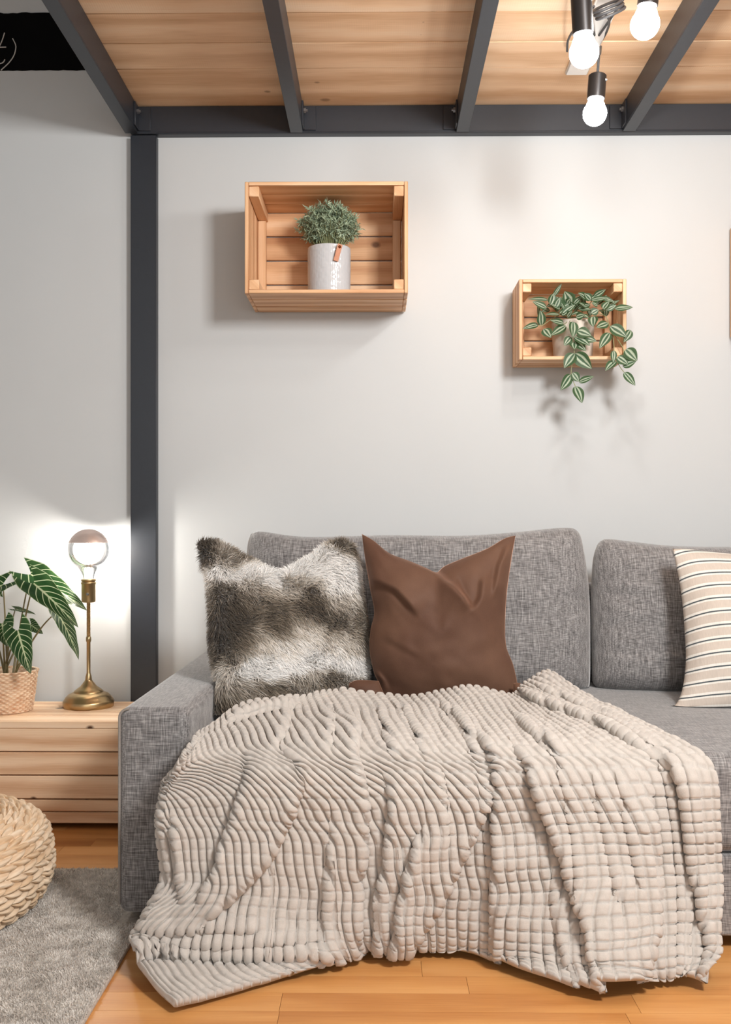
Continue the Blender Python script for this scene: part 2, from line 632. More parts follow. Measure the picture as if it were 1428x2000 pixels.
# chalk strip on the wall above the lamp
cx1 = W(168, 80, WALLY)[0]
zt, zb = W(50, 25, WALLY)[2], W(50, 138, WALLY)[2]
g = []
rr = random.Random(3)
nx = 60
for k in range(nx + 1):
    x = -1.75 + (cx1 + 1.75) * k / nx
    for zz in (zb + rr.uniform(-.0012, .0012), zt + rr.uniform(-.0025, .0012)):
        g.append((x, zz))
vs, fs = [], []
for (x, z) in g:
    vs += [(x, WALLY - 0.0015, z), (x, WALLY, z)]
for k in range(nx):
    a = k * 4
    fs += [(a, a + 4, a + 6, a + 2), (a + 1, a + 5, a + 4, a)[::1], (a + 2, a + 6, a + 7, a + 3)]
fs += [(nx * 4, nx * 4 + 1, nx * 4 + 3, nx * 4 + 2)]
strip = tag(mesh_obj('chalkboard_strip', vs, fs, M['chalkboard'], smooth=False), 'black chalkboard strip on the wall at the upper left with chalk writing', 'chalkboard')
ck = MB()


def stroke(pts, r=0.0016):
    P = resample(pts, 18)
    ck.tube([tuple(W(a, b, WALLY - 0.0026)) for a, b in P], r, 6)


stroke([(-14, 100), (-4, 94), (3, 82), (9, 64)])
stroke([(-16, 94), (-2, 92.5), (12, 92)])
stroke([(24.5, 75), (30, 86), (31, 94), (27, 109), (17, 123), (2, 137)])
stroke([(-16, 116), (-8, 123), (1, 124), (7, 121), (9.5, 116)])
ck.build('chalk_writing', M['chalk'], strip)

# ------------------------------------------------------------------ sofa
ARM_F, SEAT_F = 1.985, 1.885
CLR = 0.027
AX0, AX1 = W(229, 1500, ARM_F)[0], W(368, 1420, ARM_F)[0]
SEATZ = 0.38
SX1 = 1.75


def rbox(name, x0, x1, y0, y1, z0, z1, rad, mat, parent, seg=6, puff=0.0):
    bm = bmesh.new()
    bmesh.ops.create_cube(bm, size=1.0)
    for v in bm.verts:
        v.co = ((x0 + x1) / 2 + v.co.x * (x1 - x0), (y0 + y1) / 2 + v.co.y * (y1 - y0), (z0 + z1) / 2 + v.co.z * (z1 - z0))
    bmesh.ops.bevel(bm, geom=list(bm.edges), offset=rad, segments=seg, profile=0.5, affect='EDGES')
    vs = [tuple(v.co) for v in bm.verts]
    bm.verts.index_update()
    fs = [[v.index for v in f.verts] for f in bm.faces]
    bm.free()
    return mesh_obj(name, vs, fs, mat, parent, 'auto')


sofa = thing('sofa', 'grey melange fabric sofa with square arm against the white wall', 'sofa', (0.6, 2.4, 0))
arm = rbox('armrest', AX0, AX1, ARM_F, 2.985, CLR, 0.45, 0.022, M['sofa'], sofa)
pp = MB()
xa, yf = AX0 + 0.003, ARM_F + 0.006
pts = [(xa, yf, CLR + 0.02), (xa, yf, 0.43)]
for k in range(7):
    a = k / 6 * math.pi / 2
    pts.append((xa + 0.02 * (1 - math.cos(a)), yf, 0.43 + 0.018 * math.sin(a)))
pp.tube(pts, 0.0028, 8)
pp.build('piping', M['piping'], arm)
# the far arm, past the edge of the photograph
rbox('armrest', SX1, SX1 + 0.145, ARM_F, 2.985, CLR, 0.45, 0.022, M['sofa'], sofa)
rbox('seat', AX1 + 0.002, SX1 - 0.002, SEAT_F, 2.83, 0.186, SEATZ, 0.035, M['sofa'], sofa)
rbox('drawer_base', AX1 + 0.002, SX1 - 0.002, SEAT_F + 0.006, 2.83, CLR, 0.184, 0.008, M['sofa'], sofa)
rbox('backrest_frame', AX1 + 0.002, SX1 - 0.002, 2.835, 2.98, CLR, 0.66, 0.03, M['sofa'], sofa)
for x in (AX0 + 0.05, SX1 + 0.08):
    for y in (ARM_F + 0.08, 2.9):
        MB().box(x - 0.025, x + 0.025, y - 0.025, y + 0.025, 0.0135 if (x < 0 and y < 2.3) else 0.0, CLR + 0.002, 2, 0.002).build('leg', M['black'], sofa)


# ------------------------------------------------------------------ stuffed cushions from outline + depth
def pillow(name, top, right, bottom, left, ytop, ybot, pyt, pyb, T, mat, n=90, Tb=None, parent=None, creases=(), power=(2.2, 0.6),
           label=None, cat=None, group=None, extra=None, noise_amp=0.002, nseed=1, zmin=None, quant=None, yaw=0.0):
    """outline curves in image pixels (top, bottom left->right; left, right top->bottom) on a plane that leans back"""
    T0, B0, L0, R0 = resample(top, n), resample(bottom, n), resample(left, n), resample(right, n)
    a = np.linspace(0, 1, n)
    A, Bv = np.meshgrid(a, a)
    C = ((1 - Bv)[..., None] * T0[None] + Bv[..., None] * B0[None] + (1 - A)[..., None] * L0[:, None] + A[..., None] * R0[:, None]
         - ((1 - A) * (1 - Bv))[..., None] * T0[0] - (A * (1 - Bv))[..., None] * T0[-1] - ((1 - A) * Bv)[..., None] * B0[0] - (A * Bv)[..., None] * B0[-1])
    px, py = C[..., 0], C[..., 1]
    Y = ytop + (ybot - ytop) * (py - pyt) / (pyb - pyt) + yaw * (A - 0.5)
    u, v = A * 2 - 1, Bv * 2 - 1
    e, q = power
    prof = np.clip((1 - np.abs(u) ** e), 0, 1) ** q * np.clip((1 - np.abs(v) ** e), 0, 1) ** q
    P0 = Wv(px, py, Y)
    edge = (prof <= 1e-6)
    disp = T * prof
    nz = vnoise(A * 7 + nseed, Bv * 7 + 2.3 * nseed, nseed) * noise_amp + vnoise(A * 15, Bv * 15, nseed + 5) * noise_amp * 0.5
    disp = disp + nz * np.sqrt(prof)
    for cr in creases:
        poly, amp, w, side = cr[:4]
        sd, al = poly_dist(px, py, poly)
        sd = sd * side
        tp = sstep(-0.02, 0.2, al) * sstep(1.02, 0.75, al) if len(cr) < 5 else np.ones_like(sd)
        d = np.where(sd > 0, np.exp(-sd / w), -0.3 * np.exp(sd / (w * 0.6))) * sstep(0, 0.12, prof)
        # soften the jump
        d = d * np.clip(np.abs(sd) / 2.5, 0.15, 1)
        disp = disp + amp * tp * d
    kx = np.exp(-0.5 * (np.arange(-4, 5) / 2.2) ** 2); kx /= kx.sum()
    for ax in (0, 1):
        disp = np.apply_along_axis(lambda q_: np.convolve(np.pad(q_, 4, 'edge'), kx, 'valid'), ax, disp)
    disp = np.where(edge, 0, disp)
    lean = math.atan2((ytop - ybot), abs((pyb - pyt)) * ((ytop + ybot) / 2) / F)
    nrm = np.array([0, -math.cos(lean), math.sin(lean)])
    front = P0 + disp[..., None] * nrm
    back = P0 - ((Tb or T) * prof)[..., None] * nrm
    if zmin is not None:
        front[..., 2] = np.maximum(front[..., 2], zmin)
        back[..., 2] = np.maximum(back[..., 2], zmin)
    V = np.concatenate([front.reshape(-1, 3), back.reshape(-1, 3)])
    f1 = grid_faces(n, n)
    f2 = f1[:, ::-1] + n * n
    uvs = np.concatenate([np.stack([A, Bv], -1).reshape(-1, 2)] * 2)
    faces = np.concatenate([f1[:, ::-1], f2[:, ::-1]])
    if extra is not None:
        return V, faces, uvs, front, px, py, prof
    o = mesh_obj(name, V, faces, mat, parent, True, vuv=uvs)
    # weld front and back along the seam
    bm = bmesh.new(); bm.from_mesh(o.data)
    bmesh.ops.remove_doubles(bm, verts=bm.verts, dist=1e-5)
    bmesh.ops.recalc_face_normals(bm, faces=bm.faces)
    bm.to_mesh(o.data); bm.free()
    o.data.polygons.foreach_set('use_smooth', np.ones(len(o.data.polygons), dtype=bool))
    return tag(o, label, cat, group)


# back cushions
def seam_line(o, polys, Y, r=0.0016, mat='seam', parent=None):
    mb = MB()
    for poly in polys:
        P = resample(poly, 24)
        mb.tube([tuple(W(a, b, Y)) for a, b in P], r, 6)
    return mb.build('seam_piping', M[mat], parent)


bc_pow = (7, 0.5)
pillow('back_cushion', [(490, 1044), (510, 1038), (600, 1049), (760, 1046), (900, 1047), (1005, 1040), (1080, 1032), (1118, 1032), (1134, 1046)],
       [(1134, 1046), (1139, 1072), (1147, 1120), (1152, 1180), (1153, 1260), (1152, 1335), (1146, 1350)],
       [(478, 1352), (700, 1355), (900, 1354), (1050, 1352), (1146, 1350)],
       [(490, 1044), (483, 1070), (479, 1150), (477, 1250), (478, 1352)],
       2.78, 2.70, 1040, 1350, 0.10, M['sofa'], n=110, Tb=0.07, power=bc_pow, noise_amp=0.004, nseed=3, zmin=SEATZ + 0.001,
       creases=[([(1110, 1052), (1125, 1050), (1140, 1054)], 0.012, 8, 1), ([(1090, 1090), (1140, 1084)], 0.008, 12, 1),
                ([(1060, 1165), (1110, 1168), (1150, 1150)], 0.008, 12, 1), ([(1090, 1240), (1120, 1237), (1152, 1222)], 0.006, 10, 1),
                ([(1095, 1340), (1130, 1346), (1150, 1340)], 0.008, 10, 1)],
       label='long grey sofa back cushion behind the fur and velvet cushions', cat='back cushion', group='sofa back cushions')
pillow('back_cushion', [(1166, 1066), (1180, 1053), (1230, 1058), (1310, 1067), (1428, 1069), (1600, 1066), (1790, 1052), (1815, 1064)],
       [(1815, 1064), (1822, 1150), (1822, 1260), (1815, 1352)],
       [(1157, 1330), (1170, 1344), (1220, 1354), (1330, 1360), (1500, 1360), (1700, 1358), (1815, 1352)],
       [(1166, 1066), (1158, 1100), (1155, 1180), (1156, 1260), (1157, 1330)],
       2.78, 2.70, 1055, 1352, 0.10, M['sofa'], n=110, Tb=0.07, power=bc_pow, noise_amp=0.005, nseed=9, zmin=SEATZ + 0.001,
       creases=[([(1166, 1072), (1175, 1082), (1200, 1088)], 0.014, 9, 1), ([(1160, 1150), (1210, 1158), (1260, 1172)], 0.010, 12, 1),
                ([(1160, 1222), (1230, 1210), (1300, 1232)], 0.008, 14, 1), ([(1175, 1285), (1240, 1288), (1330, 1275)], 0.010, 14, -1),
                ([(1160, 1342), (1210, 1330), (1300, 1340)], 0.008, 12, 1)],
       label='grey sofa back cushion behind the striped cushion', cat='back cushion', group='sofa back cushions')

# striped cushion
def stripes():
    t = NT('striped_linen')
    uv = t.sep(t.coord('UV'))
    k = 12.6
    w = t.noise(t.mapping(t.coord('UV'), (2, 3, 1)), 1, 1)
    bend = t.math('MULTIPLY', t.math('EXPONENT', t.math('MULTIPLY', uv[0], -7.0)), 0.55)
    f = t.math('FRACT', t.math('ADD', t.math('SUBTRACT', t.math('MULTIPLY', uv[1], k), bend), 0.75))
    pink, white, dk = srgb(206, 195, 184), srgb(234, 231, 224), srgb(88, 96, 100)
    n = t.n.new('ShaderNodeValToRGB'); t.link(f, n.inputs[0])
    cr = n.color_ramp; cr.interpolation = 'CONSTANT'
    e = cr.elements
    while len(e) < 5: e.new(0.5)
    for i, (p, c) in enumerate([(0.0, pink), (0.46, white), (0.64, dk), (0.745, white), (0.88, pink)]):
        e[i].position = p; e[i].color = c
    th = t.noise(t.mapping(t.coord(), (500, 60, 60)), 1, 2)
    c = t.mix(0.14, n.outputs[0], t.ramp(th, [(0.3, srgb(150, 140, 130)), (0.7, srgb(255, 252, 248))]), 'MULTIPLY')
    t.set(Base_Color=c, Roughness=0.95)
    t.p.inputs['Specular IOR Level'].default_value = 0.1
    t.bump(th, 0.2, 0.001)
    return t.m


M['stripes'] = stripes()
SL = [(1314, 1072), (1322, 1110), (1331, 1160), (1337, 1220), (1340, 1280), (1336, 1330), (1326, 1366), (1309, 1388)]
pillow('striped_cushion', [(1314, 1072), (1350, 1073), (1430, 1082), (1520, 1082), (1600, 1074), (1650, 1066)],
       [(1650, 1066), (1640, 1160), (1636, 1250), (1642, 1330), (1660, 1392)],
       [(1309, 1388), (1340, 1395), (1430, 1398), (1540, 1398), (1660, 1392)],
       SL, 2.57, 2.41, 1072, 1390, 0.085, M['stripes'], n=110, power=(2.4, 0.6), noise_amp=0.003, nseed=4, zmin=SEATZ + 0.002,
       creases=[([(1345, 1225), (1385, 1215), (1428, 1222)], 0.004, 14, 1), ([(1345, 1300), (1375, 1290), (1420, 1300)], 0.003, 14, 1),
                ([(1312, 1385), (1335, 1372), (1365, 1368)], 0.005, 10, 1)],
       label='striped cushion with thin dark lines at the right end of the sofa', cat='cushion', group='throw cushions on the sofa')

# velvet cushion
def velvet():
    t = NT('brown_velvet')
    n = t.noise(t.coord(), 7, 3)
    f = t.noise(t.coord(), 500, 2)
    c = t.ramp(t.math('ADD', t.math('MULTIPLY', n, 0.8), t.math('MULTIPLY', f, 0.2)), [(0.3, srgb(88, 62, 50)), (0.7, srgb(110, 82, 66))])
    t.set(Base_Color=c, Roughness=0.6)
    t.p.inputs['Specular IOR Level'].default_value = 0.15
    t.p.inputs['Sheen Weight'].default_value = 1.0
    t.p.inputs['Sheen Roughness'].default_value = 0.34
    t.p.inputs['Sheen Tint'].default_value = srgb(206, 164, 142)
    t.bump(f, 0.15, 0.001)
    return t.m


M['velvet'] = velvet()
vc = pillow('velvet_cushion', [(707, 1043), (730, 1056), (760, 1080), (800, 1096), (830, 1110), (851, 1119), (868, 1106), (900, 1092), (950, 1072), (985, 1052), (1007, 1046)],
       [(1007, 1046), (998, 1100), (990, 1160), (987, 1215), (989, 1262), (1003, 1300), (1012, 1345), (1010, 1372)],
       [(741, 1372), (800, 1378), (880, 1380), (950, 1378), (1010, 1372)],
       [(707, 1043), (713, 1090), (723, 1150), (731, 1195), (724, 1230), (722, 1270), (730, 1312), (741, 1340), (741, 1372)],
       2.585, 2.50, 1043, 1360, 0.085, M['velvet'], n=150, power=(2.3, 0.62), noise_amp=0.004, nseed=6, zmin=SEATZ + 0.002,
       creases=[([(848, 1112), (866, 1138), (882, 1152), (898, 1170)], 0.040, 34, -1, 1),
                ([(884, 1132), (896, 1158), (914, 1200)], 0.024, 16, -1), ([(936, 1130), (930, 1175), (910, 1205)], 0.018, 26, 1),
                ([(990, 1060), (968, 1110), (955, 1175)], 0.018, 26, 1), ([(700, 1140), (740, 1148), (770, 1162), (815, 1215)], 0.022, 50, 1),
                ([(725, 1050), (752, 1088), (780, 1108)], 0.006, 10, 1), ([(745, 1248), (790, 1274), (820, 1290)], 0.006, 30, 1),
                ([(983, 1288), (992, 1276), (997, 1264)], 0.008, 9, 1), ([(735, 1308), (752, 1328), (760, 1350)], 0.014, 12, -1)],
       label='brown velvet cushion with a dented top in the middle of the sofa', cat='cushion', group='throw cushions on the sofa')
# its lower corners stick out to the sides
for nm, tp, rt, bt, lf, y in [('cushion_corner', [(683, 1334), (700, 1328), (740, 1330)], [(740, 1330), (748, 1350), (760, 1372)], [(688, 1362), (720, 1370), (760, 1372)], [(683, 1334), (681, 1346), (688, 1362)], 2.42),
                           ('cushion_corner', [(1003, 1334), (1015, 1334), (1026, 1338)], [(1026, 1338), (1026, 1350), (1022, 1366)], [(1003, 1372), (1012, 1372), (1022, 1366)], [(1003, 1334), (1003, 1350), (1003, 1372)], 2.44)]:
    pillow(nm, tp, rt, bt, lf, y + 0.02, y, 1330, 1370, 0.016, M['velvet'], n=24, parent=vc)

# ------------------------------------------------------------------ fur cushion
def vcol(name, rough=0.8, sheen=0.0, spec=0.15, trans=0.0):
    t = NT(name)
    a = t.n.new('ShaderNodeVertexColor'); a.layer_name = 'Col'
    t.set(Base_Color=a.outputs[0], Roughness=rough)
    t.p.inputs['Specular IOR Level'].default_value = spec
    t.p.inputs['Sheen Weight'].default_value = sheen
    return t.m


M['fur'] = vcol('two_tone_faux_fur', 0.75, 0.3)
M['fur_base'] = plain('fur_backing', srgb(128, 116, 100), 0.95, spec=0.05, noise=0.2, nscale=30)


def fur_tone(px, py):
    """0 dark grey-brown .. 1 white, the pattern dyed in the pelt"""
    wob = vnoise(px / 38.0, py / 30.0, 21) * 14 + vnoise(px / 14.0, py / 14.0, 22) * 6
    y = py + wob
    t = np.full(px.shape, 0.52)
    g = lambda cx, cy, sx, sy: np.exp(-((px - cx) / sx) ** 2 - ((y - cy) / sy) ** 2)
    t -= 0.48 * g(450, 1215, 48, 42) + 0.30 * g(535, 1210, 40, 34) + 0.44 * g(610, 1195, 36, 24) + 0.25 * g(650, 1225, 30, 26) + 0.2 * g(440, 1270, 40, 30)
    t -= 0.40 * g(400, 1085, 24, 34) + 0.24 * g(475, 1095, 22, 16) + 0.26 * g(660, 1062, 26, 14)
    t -= 0.34 * g(430, 1395, 60, 34) + 0.22 * g(530, 1350, 60, 22) + 0.16 * g(640, 1335, 50, 16) + 0.2 * g(700, 1215, 14, 50)
    t += 0.62 * g(450, 1128, 42, 15) + 0.7 * g(535, 1128, 55, 20) + 0.5 * g(600, 1115, 40, 24) + 0.65 * g(660, 1122, 50, 34)
    t += 0.75 * g(505, 1318, 38, 17) + 0.75 * g(590, 1306, 48, 15) + 0.6 * g(670, 1296, 45, 18)
    t += 0.18 * g(600, 1265, 60, 28) + 0.15 * g(540, 1260, 40, 22) + 0.15 * g(590, 1085, 40, 20)
    return np.clip(t, 0, 1)


def fur_rgb(t):
    k = np.array([srgb(66, 57, 47)[:3], srgb(150, 138, 122)[:3], srgb(226, 219, 209)[:3], srgb(253, 252, 250)[:3]])
    x = np.array([0.0, 0.35, 0.65, 1.0])
    return np.stack([np.interp(t, x, k[:, i]) for i in range(3)], -1)


FT = [(390, 1066), (402, 1062), (435, 1070), (475, 1094), (515, 1114), (548, 1126), (575, 1112), (610, 1090), (645, 1066), (668, 1060), (684, 1068)]
FR = [(684, 1068), (694, 1110), (700, 1160), (708, 1210), (712, 1260), (712, 1310), (706, 1350)]
FB = [(418, 1420), (500, 1412), (600, 1390), (660, 1372), (706, 1350)]
FL = [(390, 1066), (402, 1100), (414, 1140), (418, 1200), (420, 1260), (426, 1310), (432, 1330), (420, 1360), (418, 1420)]
fv, ff, fuv, ffront, fpx, fpy, fprof = pillow('fur_cushion', FT, FR, FB, FL, 2.54, 2.41, 1062, 1400, 0.075, None, n=120, extra=True, nseed=12, noise_amp=0.004,
                                              zmin=SEATZ + 0.004, yaw=0.24, creases=[([(546, 1110), (556, 1140), (560, 1180)], 0.02, 30, 1), ([(548, 1110), (590, 1150), (625, 1175)], 0.012, 26, -1)])
fv[:, 0] = np.where(fv[:, 2] < 0.46, np.maximum(fv[:, 0], AX1 + 0.006), fv[:, 0])
ffront[..., 0] = np.where(ffront[..., 2] < 0.46, np.maximum(ffront[..., 0], AX1 + 0.006), ffront[..., 0])
fur_t = thing('fur_cushion', 'grey and white faux fur cushion beside the sofa arm', 'cushion', tuple(np.array([fv[:, 0].mean(), fv[:, 1].mean(), fv[:, 2].min()])), 'throw cushions on the sofa')
mesh_obj('cushion_body', fv, ff, M['fur_base'], fur_t, True)
# hair as real tapered strands
NF = 62000
n = fpx.shape[0]
N3 = grid_normals(ffront)
if N3[n // 2, n // 2, 1] > 0: N3 = -N3
ai = rng.uniform(0, n - 1.001, NF); bi = rng.uniform(0, n - 1.001, NF)
# more strands near the silhouette
m = rng.random(NF) < 0.16
e = rng.integers(0, 3, NF)
ai = np.where(m & (e == 0), rng.uniform(0, 1.5, NF), np.where(m & (e == 1), n - 1 - rng.uniform(0.01, 1.5, NF), ai))
bi = np.where(m & (e == 2), rng.uniform(0, 1.5, NF), bi)


def samp(G, bi, ai):
    i0, j0 = np.floor(bi).astype(int), np.floor(ai).astype(int)
    fi, fj = bi - i0, ai - j0
    if G.ndim == 3: fi, fj = fi[:, None], fj[:, None]
    return G[i0, j0] * (1 - fi) * (1 - fj) + G[i0 + 1, j0] * fi * (1 - fj) + G[i0, j0 + 1] * (1 - fi) * fj + G[i0 + 1, j0 + 1] * fi * fj


root = samp(ffront, bi, ai); nr = samp(N3, bi, ai)
nr /= np.linalg.norm(nr, axis=1, keepdims=True) + 1e-9
hx, hy = samp(fpx, bi, ai), samp(fpy, bi, ai)
# outward lean at the silhouette
un, vn = ai / (n - 1) * 2 - 1, bi / (n - 1) * 2 - 1
outw = np.stack([np.sign(un) * np.abs(un) ** 8, np.zeros(NF), -np.sign(vn) * np.abs(vn) ** 8], -1)
nr = nr + outw * 0.9
nr /= np.linalg.norm(nr, axis=1, keepdims=True)
flow = np.stack([0.55 * vnoise(hx / 45, hy / 45, 31) + 0.5 * vnoise(hx / 16, hy / 16, 32) + 0.25, 0.2 * rng.normal(size=NF), -0.55 + 0.7 * vnoise(hx / 40, hy / 34, 33)], -1)
flow += rng.normal(0, 0.22, (NF, 3))
flow -= nr * (flow * nr).sum(1, keepdims=True)
Lh = rng.uniform(0.016, 0.034, NF)[:, None]
p0 = root - nr * 0.002
p1 = root + (nr * 0.55 + flow * 0.35) * Lh * 0.5
p2 = root + (nr * 0.62 + flow * 0.85) * Lh
side = np.cross(p2 - p0, nr + rng.normal(0, 0.5, (NF, 3)))
side /= np.linalg.norm(side, axis=1, keepdims=True) + 1e-9
wd = rng.uniform(0.0007, 0.0013, NF)[:, None]
V = np.stack([p0 - side * wd, p0 + side * wd, p1 + side * wd * 0.9, p1 - side * wd * 0.9, p2 + side * wd * 0.15, p2 - side * wd * 0.15], 1)
b = np.arange(NF)[:, None] * 6
Fq = np.concatenate([b + np.array([[0, 1, 2, 3]]), b + np.array([[3, 2, 4, 5]])])
tone = np.clip(0.47 + (fur_tone(hx, hy) - 0.5) * 1.45 + rng.normal(0, 0.09, NF) + 0.12 * vnoise(hx / 7, hy / 10, 35), 0, 1)
rootc, tipc = fur_rgb(np.clip(tone - 0.06, 0, 1)), fur_rgb(np.clip(tone + 0.07, 0, 1))
C6 = np.stack([rootc, rootc, (rootc + tipc) / 2, (rootc + tipc) / 2, tipc, tipc], 1).reshape(-1, 3)
V = V.reshape(-1, 3); V[:, 2] = np.maximum(V[:, 2], SEATZ + 0.003)
V[:, 0] = np.where(V[:, 2] < 0.455, np.maximum(V[:, 0], AX1 + 0.003), V[:, 0])
fo = mesh_obj('fur', V, Fq, M['fur'], fur_t, False, col=C6)
fo['kind'] = 'stuff'

# ------------------------------------------------------------------ throw blanket
def blanket():
    z0, z1, z2 = 0.402, 0.400, 0.395
    R = []
    R.append([(392, 1432, 1.975), (450, 1398, 2.15), (520, 1375, 2.22), (600, 1361, 2.29), (670, 1352, 2.35), (768, 1364, 2.38), (850, 1358, 2.38), (920, 1345, 2.375), (1000, 1364, 2.385), (1028, 1338, 2.40), (1072, 1322, 2.44)])
    R.append([(x, y, YZ(y, z)) for x, y, z in [(372, 1455, z1), (425, 1422, z1), (500, 1400, z1), (585, 1393, z1), (672, 1390, z1), (772, 1396, z1), (862, 1396, z1), (945, 1392, z1), (1030, 1396, z1), (1095, 1384, .415), (1172, 1376, .42)]])
    R.append([(352, 1482, 1.835), (410, 1462, 1.89), (490, 1450, 1.925), (580, 1448, 1.925), (680, 1448, 1.925), (785, 1450, 1.925), (885, 1450, 1.925), (980, 1450, 1.925), (1085, 1448, 1.93), (1192, 1446, 1.935), (1310, 1444, 1.94)])
    R.append([(332, 1530, 1.845), (398, 1515, 1.85), (485, 1508, 1.85), (578, 1508, 1.85), (682, 1508, 1.85), (790, 1508, 1.85), (895, 1509, 1.85), (1000, 1509, 1.85), (1115, 1509, 1.85), (1250, 1506, 1.85), (1390, 1508, 1.85)])
    R.append([(320, 1612, 1.835), (395, 1610, 1.835), (480, 1612, 1.835), (578, 1615, 1.838), (685, 1618, 1.84), (795, 1620, 1.842), (905, 1620, 1.842), (1020, 1620, 1.838), (1140, 1620, 1.83), (1275, 1618, 1.83), (1397, 1615, 1.835)])
    R.append([(328, 1715, 1.825), (400, 1715, 1.82), (485, 1718, 1.82), (585, 1722, 1.825), (690, 1725, 1.835), (800, 1725, 1.84), (912, 1725, 1.842), (1030, 1728, 1.825), (1155, 1728, 1.80), (1285, 1722, 1.81), (1402, 1715, 1.82)])
    R.append([(288, 1806, 1.80), (375, 1800, 1.79), (475, 1800, 1.795), (585, 1805, 1.81), (695, 1800, 1.825), (800, 1795, 1.84), (915, 1800, 1.842), (1035, 1825, 1.80), (1165, 1835, 1.76), (1290, 1815, 1.78), (1396, 1805, 1.79)])
    R.append([(262, 1843, 1.785), (360, 1872, 1.765), (470, 1870, 1.768), (580, 1866, 1.78), (700, 1832, 1.825), (803, 1826, 1.842), (915, 1834, 1.845), (1036, 1868, 1.785), (1170, 1890, 1.73), (1288, 1864, 1.755), (1394, 1862, 1.77)])
    R.append([(296, 1912, 1.70), (385, 1916, 1.70), (488, 1900, 1.73), (598, 1880, 1.775), (706, 1848, 1.83), (804, 1841, 1.845), (915, 1850, 1.85), (1036, 1888, 1.77), (1176, 1920, 1.705), (1290, 1890, 1.745), (1390, 1896, 1.745)])
    hz = 0.014
    R.append([(x, y, float(YZ(y, hz))) for x, y in [(346, 1968), (425, 1945), (522, 1917), (620, 1889), (714, 1856), (805, 1853), (915, 1860), (1035, 1903), (1182, 1942), (1292, 1906), (1382, 1922)]])
    L = np.array([[(a, b, float(c)) for a, b, c in r] for r in R])
    nR, nC = L.shape[:2]

    # world length along a column -> even cells
    def ev(s, t):
        s, t = np.clip(s, 0, nR - 1 - 1e-6), np.clip(t, 0, nC - 1 - 1e-6)
        i, j = np.floor(s).astype(int), np.floor(t).astype(int)
        def w(f):
            return [0.5 * (-f + 2 * f * f - f ** 3), 0.5 * (2 - 5 * f * f + 3 * f ** 3), 0.5 * (f + 4 * f * f - 3 * f ** 3), 0.5 * (-f * f + f ** 3)]
        ws, wt = w(s - i), w(t - j)
        out = 0
        for a in range(4):
            ia = np.clip(i + a - 1, 0, nR - 1)
            for b in range(4):
                jb = np.clip(j + b - 1, 0, nC - 1)
                out = out + (ws[a] * wt[b])[..., None] * L[ia, jb]
        return out
    ss = np.linspace(0, nR - 1, 400)
    acc = 0
    for t in np.linspace(0.5, nC - 1.5, 9):
        q = ev(ss, np.full_like(ss, t)); P = Wv(q[:, 0], q[:, 1], q[:, 2])
        acc = acc + np.r_[0, np.cumsum(np.linalg.norm(np.diff(P, axis=0), axis=1))] / 9
    CELL = 0.0203
    NV = int(round(acc[-1] / CELL)); NU = 54
    K = 8
    vv = np.linspace(0.5, NV - 0.5, (NV - 1) * K + 1)
    sv = np.interp((vv - 0.5) / (NV - 1) * acc[-1], acc, ss)
    u0, u1 = -21, NU
    uu = np.linspace(u0, u1, (u1 - u0) * K + 1)
    PXW = 1080.0
    CP = PXW / NU                       # image pixels per cell at the seat front
    nv_, nu_ = len(vv), len(uu)
    s01r = vv / NV
    # find (s, t) of image points on the undisturbed drape
    gs, gt = np.meshgrid(np.linspace(0, nR - 1, 280), np.linspace(0, nC - 1, 280), indexing='ij')
    gq = ev(gs, gt)

    def to_st(p):
        d = (gq[..., 0] - p[0]) ** 2 + (gq[..., 1] - p[1]) ** 2
        k = np.unravel_index(np.argmin(d), d.shape)
        return gs[k], gt[k]
    # every long fold is a pleat: the cloth runs under the lip, doubles back and comes out on top
    PLEATS = []          # tau(s), a(s), amp(s) per row

    def pleat(poly, amp, w, side, a0=13, ta=0.25, tb=0.8, low=0.45, hold=True):
        poly = resample(poly, 26)
        st = np.array([to_st(p) for p in poly])
        sc, tc = np.maximum.accumulate(st[:, 0]), st[:, 1] / (nC - 1)
        sc = sc + np.arange(len(sc)) * 1e-4
        al = np.interp(sv, sc, np.linspace(0, 1, len(sc)), left=-1, right=2)
        if tb >= 1: al = np.where(al > 1, 1.0, al)
        tp = np.where((al < 0) | (al > 1), 0, (sstep(0, ta, al)) * (sstep(1.0, tb, al) if tb < 1 else 1))
        tau = np.interp(sv, sc, tc) * PXW
        # smooth along the length
        ker = np.ones(9) / 9
        tau = np.convolve(np.pad(tau, 4, 'edge'), ker, 'valid')
        tp = np.convolve(np.pad(tp, 4, 'edge'), ker, 'valid')
        up_ = np.where(al < 0, 0, sstep(0, ta, np.clip(al, 0, 1)))
        up_ = np.convolve(np.pad(up_, 4, 'edge'), ker, 'valid')
        am_ = np.maximum(tp, np.where(al > 0.5, 0.35 * up_, 0)) if hold else tp
        PLEATS.append((tau, a0 * (up_ if hold else tp), amp * am_, w, side, low))

    c = pleat
    # hanging folds
    c([(478, 1462), (486, 1500), (466, 1571), (442, 1639), (426, 1699), (404, 1742), (392, 1796)], 0.022, 90, 1, 13, ta=0.2, tb=0.8, hold=False)
    c([(600, 1480), (589, 1524), (573, 1587), (541, 1651), (517, 1691), (470, 1739), (438, 1771), (404, 1797), (380, 1820)], 0.026, 100, -1, 15, ta=0.25, tb=0.8, hold=False)
    c([(676, 1380), (697, 1436), (696, 1476), (717, 1555), (713, 1639), (705, 1700), (700, 1790), (695, 1850)], 0.020, 80, -1, 12, ta=0.15, tb=1)
    c([(750, 1480), (760, 1530), (765, 1565), (757, 1619), (753, 1691), (735, 1740), (734, 1800), (732, 1850)], 0.022, 60, 1, 13, ta=0.25, tb=1)
